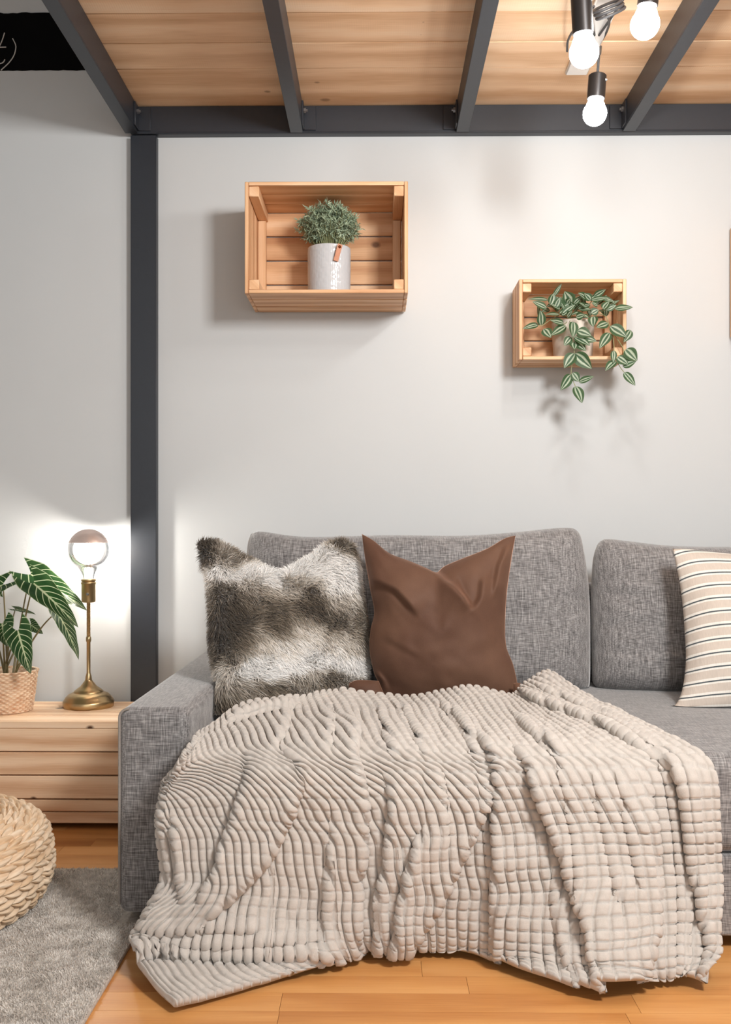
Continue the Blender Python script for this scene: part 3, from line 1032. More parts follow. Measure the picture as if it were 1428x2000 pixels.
    c([(836, 1600), (802, 1665), (779, 1758), (764, 1830), (758, 1850)], 0.026, 50, 1, 14, ta=0.25, tb=1)
    c([(970, 1500), (962, 1548), (947, 1581), (919, 1637), (877, 1721), (849, 1768), (800, 1838), (790, 1850)], 0.028, 90, -1, 15, ta=0.2, tb=1)
    c([(914, 1412), (956, 1478), (966, 1525), (963, 1627), (966, 1740), (970, 1862)], 0.024, 110, 1, 11, ta=0.2, tb=1)
    c([(985, 1445), (1022, 1496), (1041, 1543), (1087, 1655), (1115, 1744), (1150, 1840), (1160, 1936)], 0.034, 140, 1, 20, ta=0.2, tb=1)
    c([(1080, 1690), (1087, 1805), (1110, 1875), (1122, 1920)], 0.016, 40, 1, 8, ta=0.35, tb=1)
    c([(1268, 1470), (1312, 1525), (1326, 1590), (1340, 1702), (1360, 1791), (1372, 1840), (1376, 1920)], 0.026, 80, 1, 12, ta=0.1, tb=1)
    c([(1262, 1500), (1267, 1552), (1275, 1721), (1265, 1852), (1250, 1910)], 0.024, 120, -1, 10, ta=0.3, tb=1)
    c([(548, 1466), (578, 1490), (590, 1524), (580, 1560)], 0.010, 30, 1, 5, hold=False)
    c([(655, 1560), (640, 1700), (618, 1885)], 0.010, 50, 1, 5, tb=1)
    c([(855, 1480), (868, 1560), (866, 1660)], 0.009, 40, -1, 4, hold=False)
    c([(1150, 1480), (1170, 1620), (1205, 1800)], 0.010, 50, 1, 4, hold=False)
    c([(1195, 1480), (1215, 1600), (1240, 1760)], 0.008, 40, 1, 3, hold=False)
    c([(338, 1580), (346, 1680), (358, 1745), (364, 1790)], 0.018, 30, 1, 9, hold=False)
    # gathers on the seat
    c([(1003, 1400), (1030, 1432), (1069, 1470), (1085, 1500)], 0.018, 30, 1, 3)
    c([(846, 1374), (880, 1396), (910, 1430), (930, 1490)], 0.014, 30, 1, 3)
    c([(1010, 1352), (1050, 1374), (1110, 1396), (1170, 1420), (1268, 1476)], 0.020, 30, 1, 4, ta=0.1, tb=0.9)
    c([(1045, 1350), (1100, 1372), (1170, 1402), (1300, 1480)], 0.014, 22, 1, 3, ta=0.1, tb=0.8)
    c([(760, 1368), (800, 1410), (830, 1490)], 0.010, 26, 1, 2)
    c([(722, 1366), (750, 1420), (772, 1500)], 0.010, 24, 1, 2)
    c([(640, 1366), (648, 1420), (640, 1490)], 0.008, 24, -1, 2)
    c([(560, 1372), (560, 1420), (530, 1480)], 0.008, 24, -1, 2)
    fcell = uu * CP
    hem_f = 1 - 0.45 * sstep(0.88, 1.0, s01r)
    PLEATS = [(p[0], p[1], p[2] * hem_f) + p[3:] for p in PLEATS]
    TAU = np.zeros((nv_, nu_)); DH = np.zeros((nv_, nu_))
    for r in range(nv_):
        act = [(p[0][r], p[1][r], p[2][r], p[3], p[4], p[5]) for p in PLEATS if p[1][r] > 0.05]
        act.sort()
        tot = sum(2 * p[1] for p in act)
        fk, tk = [-900.0 - tot], [-900.0]
        spans = []
        for (tau, a, am, w, side, low) in act:
            t_in, t_out = (tau + a, tau) if side > 0 else (tau, tau - a)
            f0 = fk[-1] + max(t_in - tk[-1], 1.0)
            fk += [f0, f0 + a]; tk += [t_in, t_out]
            spans.append((f0, f0 + a, am, w, side, low))
        fe = fk[-1] + (2000.0 - tk[-1])
        fk.append(fe); tk.append(2000.0)
        sh = fe - 2000.0                        # the right edge of the cloth stays where it is
        fk = np.array(fk) - sh
        TAU[r] = np.interp(fcell, fk, tk)
        h = np.zeros(nu_)
        for (f0, f1, am, w, side, low) in spans:
            f0, f1 = f0 - sh, f1 - sh
            tt = np.clip((fcell - f0) / max(f1 - f0, 1e-3), 0, 1)
            tt = tt * tt * (3 - 2 * tt)
            dl, dr = np.clip(f0 - fcell, 0, None), np.clip(fcell - f1, 0, None)
            if side > 0:
                h += am * np.where(dl > 0, -low * np.exp(-dl / 30), np.where(dr > 0, np.exp(-dr / w), -low + (1 + low) * tt))
            else:
                h += am * np.where(dr > 0, -low * np.exp(-dr / 30), np.where(dl > 0, np.exp(-dl / w), 1 - (1 + low) * tt))
        DH[r] = h

    def blur(G, ax, sg):
        r = int(3 * sg) + 1
        kx = np.exp(-0.5 * (np.arange(-r, r + 1) / sg) ** 2); kx /= kx.sum()
        return np.apply_along_axis(lambda v: np.convolve(np.pad(v, r, 'reflect', reflect_type='odd'), kx, 'valid'), ax, G)
    TAU, DH = blur(blur(TAU, 1, 1.5), 0, 2.0), blur(blur(DH, 1, 1.5), 0, 2.0)
    T = TAU / PXW
    U, Vv = np.meshgrid(uu / NU, vv)
    S = np.repeat(sv[:, None], nu_, 1)
    s01 = Vv / NV
    neg = np.clip(-T, 0, 1)
    Tc = np.clip(T, 0, 1) * (nC - 1)
    Q = ev(S, Tc)
    px, py, Y = Q[..., 0], Q[..., 1], Q[..., 2]
    wn_ = sstep(1490, 1535, py) * (1 - sstep(1822, 1850, py))
    Y = Y + np.minimum(neg * 1.1, 0.045) * wn_
    P = Wv(px, py, Y)
    P[..., 0] -= 0.006 * np.sin(np.clip(neg / 0.03, 0, 1) * np.pi)
    # normals of the undisturbed drape
    e_ = 0.05
    def wp(a, b):
        q_ = ev(np.clip(a, 0, nR - 1), np.clip(b, 0, nC - 1)); return Wv(q_[..., 0], q_[..., 1], q_[..., 2])
    N = np.cross(wp(S, Tc + e_) - wp(S, Tc - e_), wp(S + e_, Tc) - wp(S - e_, Tc))
    N /= np.linalg.norm(N, axis=-1, keepdims=True) + 1e-12
    if N[nv_ // 2, nu_ // 2, 1] > 0: N = -N
    disp = DH.copy(); sx = np.zeros(px.shape); sz = np.zeros(px.shape)

    def crease(poly, amp, w, side, lat=8, ta=0.3, tb=0.8, wl=None, low=0.45):
        nonlocal disp, sx, sz
        poly = resample(poly, 14)
        sd, al = poly_dist(px, py, poly)
        sd = sd * side
        tp = (sstep(-0.001, ta, al) if ta > 0 else 1.0) * (sstep(1.001, tb, al) if tb < 1 else 1.0)
        up = np.exp(-np.clip(sd, 0, 1e3) / w) * (sd > -3) * sstep(-3, 3, sd)
        dn = np.exp(-np.clip(-sd, 0, 1e3) / (wl or min(w * 0.55, 22))) * (sd < 3) * (1 - sstep(-3, 3, sd))
        disp += amp * tp * (up - low * dn)
        tang = np.gradient(poly, axis=0).mean(0); tang /= np.linalg.norm(tang)
        nx, ny = tang[1], -tang[0]
        k = lat * tp * np.exp(-np.clip(sd, 0, 1e3) / min(w * 0.35, 22)) * sstep(-3, 4, sd)
        sx -= side * nx * k; sz -= side * ny * k

    c = crease
    # layers pooled on the floor at the left corner
    c([(262, 1868), (300, 1872), (421, 1868), (533, 1873), (661, 1868), (712, 1850)], 0.016, 40, 1, 0, ta=0.02, tb=0.7, low=0.6)
    c([(262, 1815), (330, 1822), (420, 1815), (520, 1822)], 0.010, 26, 1, 0)
    c([(300, 1848), (420, 1848), (560, 1846), (640, 1836)], 0.008, 16, 1, 0)
    c([(430, 1422), (480, 1402), (560, 1388), (585, 1378)], 0.016, 22, 1, 6)
    disp += 0.004 * vnoise(px / 60, py / 70, 51) + 0.0025 * vnoise(px / 26, py / 40, 52)
    # raised roll on the back edge at the right
    g = np.exp(-((px - 1075) / 40) ** 2 - ((py - 1335) / 20) ** 2)
    disp += 0.012 * g
    scale = Y / F
    P = P + N * disp[..., None]
    hemk = 1 - 0.8 * sstep(0.9, 1.0, s01)
    P[..., 0] += sx * scale * hemk
    P[..., 2] += sz * scale * hemk * np.where(py > 1480, 1.0, 0.35)
    # bumps: rounded pillows in ribs
    N2 = grid_normals(P)
    flip = np.sign((N2 * N).sum(-1, keepdims=True)); flip[flip == 0] = 1
    N2 = N2 * np.sign(np.median(flip))
    fu = np.abs(((uu) % 1.0) * 2 - 1)[None, :]; fvv = np.abs((vv % 1.0) * 2 - 1)[:, None]
    ru = np.sqrt(np.clip(1 - fu ** 3.0, 0, 1)); rv = np.sqrt(np.clip(1 - fvv ** 4.0, 0, 1))
    vd = 0.26 + 0.26 * sstep(0.25, 0.65, U)
    hh = ru * (1 - vd + vd * rv)
    iu, iv = np.floor(uu).astype(int)[None, :], np.floor(vv).astype(int)[:, None]
    jit = 1 + 0.12 * vnoise(iu * 1.7 + 0.5 + 0 * iv, iv * 1.3 + 0.3 + 0 * iu, 61)
    hh = hh * (1 - sstep(0.0, 0.011, neg) * (1 - wn_))
    back = P - N2 * 0.003
    P = P + N2 * (0.0122 * hh * jit)[..., None]
    P[..., 0] = np.where((P[..., 1] > ARM_F - 0.012), np.maximum(P[..., 0], AX1 + 0.008), P[..., 0])
    # keep clear of the seat, the sofa front and the floor
    onseat = P[..., 1] > SEAT_F + 0.02
    P[..., 2] = np.where(onseat, np.maximum(P[..., 2], SEATZ + 0.012), P[..., 2])
    P[..., 1] = np.where((P[..., 2] < SEATZ - 0.03), np.minimum(P[..., 1], SEAT_F - 0.012), P[..., 1])
    P[..., 2] = np.maximum(P[..., 2], 0.0115 + 0.002 * hh)
    nr_, nc_ = px.shape
    fcs = grid_faces(nr_, nc_)
    lim = 0.012 + 0.033 * wn_
    keep = ((neg - lim).reshape(-1)[fcs] < 0).all(1)
    fcs = fcs[keep]
    used = np.unique(fcs)
    remap = -np.ones(nr_ * nc_, int); remap[used] = np.arange(len(used))
    fcs = remap[fcs]
    pts = P.reshape(-1, 3)[used]
    # a smooth underside closes the cloth along its edges
    back[..., 1] = np.where((back[..., 2] < SEATZ - 0.03), np.minimum(back[..., 1], SEAT_F - 0.005), back[..., 1])
    back[..., 2] = np.where(onseat, np.maximum(back[..., 2], SEATZ + 0.004), np.maximum(back[..., 2], 0.004))
    back[..., 0] = np.where((back[..., 1] > ARM_F - 0.012), np.maximum(back[..., 0], AX1 + 0.004), back[..., 0])
    bpts = back.reshape(-1, 3)[used]
    m_ = len(pts)
    E = np.concatenate([fcs[:, [0, 1]], fcs[:, [1, 2]], fcs[:, [2, 3]], fcs[:, [3, 0]]])
    key = np.sort(E, 1); key = key[:, 0].astype(np.int64) * m_ + key[:, 1]
    _, inv, cnt = np.unique(key, return_inverse=True, return_counts=True)
    B = E[cnt[inv] == 1]
    rim = np.stack([B[:, 1], B[:, 0], B[:, 0] + m_, B[:, 1] + m_], 1)
    pts = np.concatenate([pts, bpts]); fcs = np.concatenate([fcs, fcs[:, ::-1] + m_, rim])
    return pts, fcs


bp, bf = blanket()


def plush():
    t = NT('cream_popcorn_plush')
    f = t.noise(t.coord(), 900, 3, 0.6)
    g = t.noise(t.coord(), 60, 3)
    c = t.ramp(t.math('ADD', t.math('MULTIPLY', f, 0.5), t.math('MULTIPLY', g, 0.5)), [(0.3, srgb(190, 183, 175)), (0.7, srgb(212, 206, 199))])
    t.set(Base_Color=c, Roughness=1.0)
    t.p.inputs['Specular IOR Level'].default_value = 0.05
    t.p.inputs['Sheen Weight'].default_value = 0.35
    t.p.inputs['Sheen Roughness'].default_value = 0.6
    t.bump(f, 0.5, 0.002)
    return t.m


M['plush'] = plush()
bo = tag(mesh_obj('throw_blanket', bp, bf, M['plush'], None, True), 'cream grid textured plush throw draped over the sofa seat to the floor', 'blanket')

# ------------------------------------------------------------------ rug
RX1, RY1 = -0.479, 2.314
rv_, rf_ = [], []
nxr, nyr = 40, 40
rug = thing('rug', 'grey short pile rug on the floor at the lower left', 'rug', (-1.4, 1.5, 0))
MB().box(-2.3, RX1, 0.6, RY1, 0.0, 0.0095, 0, 0.003, 2).build('rug_base', plain('grey_rug_wool', srgb(196, 189, 181), 0.98, spec=0.05, noise=0.22, nscale=160, bump=0.5), rug)
NP = 90000
rx = rng.uniform(-1.12, RX1 - 0.001, NP); ry = RY1 - 0.004 - rng.uniform(0, 1, NP) ** 0.8 * 0.80
tone = 0.5 + 0.5 * vnoise(rx * 70, ry * 70, 71) * 0.6 + rng.normal(0, 0.16, NP) + 0.12 * vnoise(rx * 14, ry * 14, 72)
tone = np.clip(tone, 0, 1)[:, None]
dk_, lt_ = np.array(srgb(176, 168, 160)[:3]), np.array(srgb(248, 243, 236)[:3])
pc = dk_ * (1 - tone) + lt_ * tone
p0 = np.stack([rx, ry, np.full(NP, 0.008)], -1)
ln = np.stack([0.003 * vnoise(rx * 25, ry * 25, 73), 0.003 * vnoise(rx * 25, ry * 25, 74), np.zeros(NP)], -1) + rng.normal(0, 0.0018, (NP, 3)) * [1, 1, 0.2]
p1 = p0 + ln + np.array([0, 0, 0.0052])
an = rng.uniform(0, 2 * np.pi, NP)
sd_ = np.stack([np.cos(an), np.sin(an), 0 * an], -1) * 0.0011
# nothing grows through what stands on the rug
ok = ~((rx > AX0 - 0.002) & (ry > ARM_F - 0.002))
ok &= ((rx + 0.985) ** 2 + (ry - 2.05) ** 2) > 0.20 ** 2
Vp = np.stack([p0 - sd_, p0 + sd_, p1 + sd_ * 0.4, p1 - sd_ * 0.4], 1)[ok]
k = len(Vp)
rp = mesh_obj('pile', Vp.reshape(-1, 3), (np.arange(k)[:, None] * 4 + np.array([[0, 1, 2, 3]])), vcol('grey_rug_pile', 0.95, 0.2, 0.05), rug, False, col=np.repeat(pc[ok], 4, 0))
rp['kind'] = 'stuff'

# ------------------------------------------------------------------ woven pouf
def pouf(cx, cy, R, H, z0):
    # profile: disc top curving into round sides
    prof = []
    for a in np.linspace(0, 1, 60): prof.append((R * 0.80 * a, H * (1 - 0.05 * a * a)))
    for a in np.linspace(0, math.pi * 0.93, 70)[1:]:
        prof.append((R * 0.80 + R * 0.20 * math.sin(a) ** 0.85, H * 0.475 + H * 0.475 * math.cos(a)))
    prof.append((R * 0.5, 0.0))
    pr = resample([tuple(p) for p in prof[::2]], 300)
    pr[:, 1] = np.maximum(pr[:, 1], 0.0)
    acc = np.r_[0, np.cumsum(np.linalg.norm(np.diff(pr, axis=0), axis=1))]
    seg = 900
    th = np.linspace(0, 2 * np.pi, seg, endpoint=False)
    RING, ST = 0.027, 0.043
    ring = acc / RING
    ri = np.floor(ring)
    fx = ring - ri
    A, TH = np.meshgrid(np.arange(len(acc)), th, indexing='ij')
    rr = pr[:, 0][:, None] + 0 * TH
    fxg = fx[:, None] + 0 * TH
    rig = ri[:, None] + 0 * TH
    rc = np.interp((ri + 0.5) * RING, acc, pr[:, 0])
    ns = np.maximum(np.round(2 * np.pi * rc / ST), 4)[:, None]
    half = (fxg > 0.5).astype(float)
    hf = (fxg * 2) % 1.0
    slant = np.where(half > 0, hf, 1 - hf)
    ph = TH / (2 * np.pi) * ns + 0.55 * slant + 0.5 * half + rig * 0.37 + 0.06 * vnoise(TH * 30, rig * 3.1, 81)
    sf = ph % 1.0
    sid = np.floor(ph) + 1000 * rig + 500000 * half
    w1 = np.sqrt(np.clip(1 - np.abs(2 * hf - 1) ** 2.2, 0, 1))
    w2 = np.sqrt(np.clip(1 - np.abs(2 * sf - 1) ** 2.4, 0, 1))
    h = 0.021 * (w1 ** 0.6) * (w2 ** 0.8) - 0.009
    h += 0.0009 * vnoise(sf * 3 + sid * 0.13, hf * 9, 82)
    # outward normal of the profile
    tg = np.gradient(pr, axis=0); nn = np.stack([-tg[:, 1], tg[:, 0]], -1); nn = -nn
    nn /= np.linalg.norm(nn, axis=1, keepdims=True) + 1e-9
    if nn[5, 1] < 0: nn = -nn
    # uneven hand weaving
    ru = rr + nn[:, 0][:, None] * h
    zz = pr[:, 1][:, None] + nn[:, 1][:, None] * h
    wob = 0.006 * vnoise(TH * 1.6, A / 40.0, 83)
    ru = ru + wob * np.clip(rr / R, 0, 1)
    zz = np.maximum(zz, 0.0) + z0
    P = np.stack([cx + ru * np.cos(TH), cy + ru * np.sin(TH), zz], -1)
    rs = (np.sin(sid * 12.9898) * 43758.5453) % 1.0
    stripe = vnoise(hf * 14 + rs * 50, sf * 2 + rs * 31, 84)
    tone = np.clip(0.55 + 0.5 * (rs - 0.5) + 0.22 * stripe, 0, 1)[..., None]
    c = np.array(srgb(212, 176, 134)[:3]) * (1 - tone) + np.array(srgb(246, 228, 204)[:3]) * tone
    return P, c, len(acc), seg


RP, rc_, nr2, nc2 = pouf(-0.985, 2.05, 0.28, 0.185, 0.0148)
tag(mesh_obj('woven_pouf', RP.reshape(-1, 3), grid_faces(nr2, nc2, True)[:, ::-1], vcol('woven_water_hyacinth', 0.7, 0, 0.25), None, True, col=rc_.reshape(-1, 3)),
    'round braided natural fibre pouf on the grey rug', 'pouf')

# ------------------------------------------------------------------ low pine bench
BF, BT = 2.645, 0.295
BX1 = -0.60
bench = thing('slatted_bench', 'low slatted pine bench under the table lamp and plant', 'bench', (-1.4, 2.8, 0))
mb = MB()
for a, b_ in [(BF, BF + 0.075), (BF + 0.079, BF + 0.152), (BF + 0.156, BF + 0.232), (BF + 0.236, BF + 0.31)]:
    mb.box(-2.2, BX1, a, b_, BT - 0.02, BT, 0, 0.002)
mb.build('top_slats', M['bench'], bench)
mb = MB()
for a, b_ in [(0.212, 0.2745), (0.148, 0.209), (0.083, 0.1445), (0.048, 0.079), (0.016, 0.046)]:
    mb.box(-2.2, BX1, BF + 0.002, BF + 0.02, a, b_, 0, 0.002)
mb.build('front_slats', M['bench'], bench)
mb = MB()
mb.box(BX1 - 0.02, BX1 - 0.001, BF + 0.021, BF + 0.31, 0.016, BT - 0.021, 1, 0.002)
mb.box(-2.2, BX1 - 0.021, BF + 0.29, BF + 0.31, 0.016, BT - 0.021, 0, 0.002)
mb.box(-2.2, -2.18, BF + 0.021, BF + 0.289, 0.016, BT - 0.021, 1, 0.002)
mb.build('inner_panels', M['bench'], bench)
for x in (-2.15, -1.4, BX1 - 0.07):
    MB().box(x, x + 0.05, BF + 0.03, BF + 0.28, 0.0, 0.0155, 1, 0.001).build('foot', M['gap'], bench)

# ------------------------------------------------------------------ table lamp
LX, LY = W(173, 1390, 2.87)[0], 2.87
lamp = thing('table_lamp', 'brass table lamp with a big mirror topped bulb on the pine bench', 'lamp', (LX, LY, BT))
k = LY / F            # metres per pixel at the lamp
Z = lambda py: CAMZ + (1040 - py) * k
prof = [(0.0, BT), (0.072, BT), (0.0735, BT + 0.003), (0.0735, BT + 0.017), (0.0715, BT + 0.021), (0.069, BT + 0.0225), (0.066, BT + 0.029),
        (0.058, BT + 0.037), (0.048, BT + 0.0415), (0.043, BT + 0.043), (0.0415, BT + 0.047), (0.034, BT + 0.053), (0.024, BT + 0.060), (0.018, BT + 0.068),
        (0.0135, BT + 0.074), (0.0115, BT + 0.076), (0.0105, BT + 0.079)]
MB().lathe(prof, (LX, LY, 0), 72).build('base', M['brass'], lamp)
zs = BT + 0.078
pr = [(0.0, zs), (0.0095, zs), (0.0095, zs + 0.004), (0.0085, zs + 0.012), (0.0068, zs + 0.018), (0.0056, zs + 0.022), (0.0056, Z(1255)), (0.0074, Z(1253)), (0.0078, Z(1249)), (0.0074, Z(1245)), (0.005, Z(1243))]
zz = Z(1243)
while zz < Z(1180):
    pr += [(0.0050, zz), (0.0060, zz + 0.0012), (0.0060, zz + 0.0022), (0.0050, zz + 0.0032)]
    zz += 0.0036
pr += [(0.005, Z(1177))]
MB().lathe(pr, (LX, LY, 0), 28).build('stem', M['brass'], lamp)
sk = MB()
sk.lathe([(0.0, Z(1177)), (0.017, Z(1177)), (0.020, Z(1175.5)), (0.0205, Z(1173)), (0.0205, Z(1142)), (0.0215, Z(1141)), (0.0225, Z(1139)), (0.0215, Z(1137)), (0.0195, Z(1136)), (0.0215, Z(1134.5)), (0.022, Z(1133)), (0.021, Z(1131.5)), (0.0185, Z(1131)), (0.016, Z(1131)), (0.0, Z(1131))], (LX, LY, 0), 48)
s_ = sk.build('socket', M['brass'], lamp)
Rm = Matrix.Rotation(math.pi / 2, 3, 'X')
MB().lathe([(0.0, 0.003), (0.0035, 0.003), (0.0045, 0.0), (0.0045, -0.002)], (LX + 0.003, LY - 0.0205, Z(1160)), 16, Rm).build('screw', M['galv'], s_)
# the globe bulb: clear glass below, mirrored crown on top
zc, rb = Z(1073.5), 0.0605
gl, mr = [], []
zsplit = Z(1060)
th0 = math.asin((zsplit - zc) / rb)
for a in np.linspace(th0, -0.95, 26): gl.append((rb * math.cos(a), zc + rb * math.sin(a)))
gl += [(0.0285, Z(1111)), (0.0215, Z(1118)), (0.0175, Z(1124)), (0.016, Z(1130.5))]
for a in np.linspace(th0, math.pi / 2, 22): mr.append((max(0.0, rb * 1.004 * math.cos(a)), zc + rb * 1.004 * math.sin(a)))
bulb = MB().lathe(gl, (LX, LY, 0), 64).build('globe_bulb', M['glass'], lamp)
MB().lathe(mr, (LX, LY, 0), 64).build('mirrored_crown', M['mirror'], bulb)
fl = MB()
for j in range(8):
    a = j / 8 * 2 * math.pi
    r0, r1 = 0.011, 0.017
    fl.tube([(LX + r0 * math.cos(a), LY + r0 * math.sin(a), Z(1092)), (LX + r1 * math.cos(a), LY + r1 * math.sin(a), Z(1064))], 0.0022, 8)
fl.build('filament', M['glow'], bulb)
MB().lathe([(0.0, Z(1112)), (0.007, Z(1112)), (0.005, Z(1100)), (0.0035, Z(1066)), (0.0, Z(1062))], (LX, LY, 0), 16).build('filament_stem', M['glass'], bulb)
ld = bpy.data.lights.new('table_lamp_light', 'POINT')
ld.energy = TABLE_LAMP_WATT; ld.color = (1.0, 0.93, 0.84); ld.shadow_soft_size = 0.018
lo = bpy.data.objects.new('table_lamp_light', ld); COL.objects.link(lo)
lo.parent = lamp; lo.location = (0, 0, Z(1078) - BT)

# ------------------------------------------------------------------ leaves
def leaf_geo(base, tip, width, nrm, lobe=0.0, droop=0.0, fold=0.12, nu=9, nv=17, shape='ovate', twist=0.0, wave=0.0):
    b, t = Vector(base), Vector(tip)
    d = t - b; L = d.length; d.normalize()
    nn = Vector(nrm); nn = (nn - d * nn.dot(d)).normalized()
    if twist: nn = (Matrix.Rotation(twist, 3, d) @ nn)
    sd = d.cross(nn).normalized()
    V, UV = [], []
    for j in range(nv):
        v = j / (nv - 1)
        if shape == 'ovate':
            hw = width * (math.sin(math.pi * min(1, v ** 0.72)) ** 0.85 if 0 < v < 1 else 0.0)
        else:      # arrowhead
            hw = width * ((0.62 + 0.38 * math.sin(min(1, v / 0.28) * math.pi / 2)) * (1 - v ** 1.55) ** 0.9 if v < 1 else 0.0)
        for i in range(nu):
            u = i / (nu - 1) * 2 - 1
            al = v * L - lobe * L * abs(u) ** 1.3 * (1 - v) ** 1.4
            off = fold * hw * abs(u) - droop * L * (v ** 2 - v) * 1.0 + wave * width * math.sin(v * 22 + (1 if u > 0 else 2)) * abs(u) ** 2
            p = b + d * al + sd * (u * hw) + nn * off
            V.append(tuple(p)); UV.append((u * 0.5 + 0.5, v))
    return np.array(V), grid_faces(nv, nu), np.array(UV)


def leaf_mat(name, stops, veins=None, rough=0.4):
    t = NT(name)
    o = t.sep(t.coord('UV'))
    au = t.math('ABSOLUTE', t.math('SUBTRACT', t.math('MULTIPLY', o[0], 2.0), 1.0))
    nz = t.noise(t.coord(), 60, 2)
    c = t.ramp(t.math('ADD', au, t.math('MULTIPLY', t.math('SUBTRACT', nz, 0.5), 0.18)), stops)
    if veins:
        f = t.math('FRACT', t.math('MULTIPLY', t.math('SUBTRACT', o[1], t.math('MULTIPLY', au, veins[1])), veins[0]))
        d = t.math('ABSOLUTE', t.math('SUBTRACT', f, 0.5))
        w = t.math('SUBTRACT', 0.115, t.math('MULTIPLY', au, 0.055))
        lv = t.math('MULTIPLY', t.math('SUBTRACT', w, d), 22.0, clamp=True)
        mid_ = t.math('MULTIPLY', t.math('SUBTRACT', 0.085, au), 22.0, clamp=True)
        rim = t.math('MULTIPLY', t.math('SUBTRACT', au, 0.95), 14.0, clamp=True)
        c = t.mix(t.math('MAXIMUM', t.math('MAXIMUM', lv, mid_), rim), c, veins[2])
    t.set(Base_Color=c, Roughness=rough)
    t.p.inputs['Specular IOR Level'].default_value = 0.4
    # thin leaf: some light comes through
    tr = t.n.new('ShaderNodeBsdfTranslucent'); t.link(c, tr.inputs[0])
    mx = t.n.new('ShaderNodeMixShader'); mx.inputs[0].default_value = 0.42
    t.link(t.p.outputs[0], mx.inputs[1]); t.link(tr.outputs[0], mx.inputs[2]); t.link(mx.outputs[0], t.out.inputs[0])
    return t.m


M['aloc'] = leaf_mat('dark_veined_leaf', [(0.0, srgb(46, 84, 40)), (0.5, srgb(34, 66, 34)), (1.0, srgb(52, 82, 44))], (7.5, 0.42, srgb(196, 208, 170)), 0.35)
M['trad'] = leaf_mat('striped_trailing_leaf', [(0.0, srgb(70, 102, 74)), (0.13, srgb(70, 102, 74)), (0.24, srgb(198, 210, 188)), (0.42, srgb(176, 194, 168)), (0.56, srgb(58, 88, 58)), (1.0, srgb(84, 112, 76))], None, 0.45)
M['stalk'] = plain('brown_green_stalk', srgb(124, 112, 74), 0.5, noise=0.15, nscale=40)
M['vine'] = plain('pale_green_vine', srgb(142, 146, 104), 0.6, noise=0.15, nscale=60)

# ------------------------------------------------------------------ alocasia in a woven basket
PX, PY = W(12, 1390, 2.79)[0], 2.80
plant = thing('potted_alocasia', 'potted plant with dark white veined leaves in a wicker basket on the bench', 'potted plant', (PX, PY, BT))
# woven pot
nzp, ntp = 150, 420
hz_ = np.linspace(0, 1, nzp); tp_ = np.linspace(0, 2 * np.pi, ntp, endpoint=False)
Hh, Tt = np.meshgrid(hz_, tp_, indexing='ij')
HB_ = 0.118
rows = 20
rad = 0.066 + 0.016 * Hh ** 0.8
ri_ = np.floor(Hh * rows)
fy = np.abs(((Hh * rows) % 1.0) * 2 - 1)
st = 46
ph = Tt / (2 * np.pi) * st
wv = np.cos(np.pi * (ph + (ri_ % 2))) 
h_ = 0.0042 * np.sqrt(np.clip(1 - fy ** 2.2, 0, 1)) * (0.45 + 0.55 * wv) + 0.0005 * vnoise(Tt * 40, Hh * 60, 91)
rr_ = rad + h_
rim_ = sstep(0.93, 0.96, Hh)
rr_ = rr_ + rim_ * 0.002
Pb = np.stack([PX + rr_ * np.cos(Tt), PY + rr_ * np.sin(Tt), BT + 0.0005 + HB_ * Hh], -1)
rs_ = (np.sin((np.floor(ph / 2 + (ri_ % 2) * 0.5) * 17.13 + ri_ * 7.77) * 12.9898) * 43758.5453) % 1.0
tn = np.clip(0.62 + 0.45 * (rs_ - 0.5) + 0.35 * (wv * 0.5 - 0.2), 0, 1)[..., None]
cb = np.array(srgb(190, 136, 98)[:3]) * (1 - tn) + np.array(srgb(248, 226, 198)[:3]) * tn
inner = Pb[::-1].copy()
inner[..., 0] = PX + (rad[::-1] - 0.006) * np.cos(Tt); inner[..., 1] = PY + (rad[::-1] - 0.006) * np.sin(Tt)
cut = nzp // 4
Pall = np.concatenate([Pb, inner[:cut]]); call = np.concatenate([cb, cb[::-1][:cut]])
basket = mesh_obj('basket', Pall.reshape(-1, 3), grid_faces(nzp + cut, ntp, True), vcol('wicker', 0.65, 0, 0.3), plant, True, col=call.reshape(-1, 3))
MB().lathe([(0.0, BT + 0.0), (0.062, BT + 0.0), (0.064, BT + 0.002)], (PX, PY, 0), 40).build('basket_bottom', M['bench'], plant)
MB().lathe([(0.0, BT + 0.098), (0.03, BT + 0.101), (0.073, BT + 0.094)], (PX, PY, 0), 40).build('soil', M['soil'], plant)
CAMV = Vector((0, 0, CAMZ))
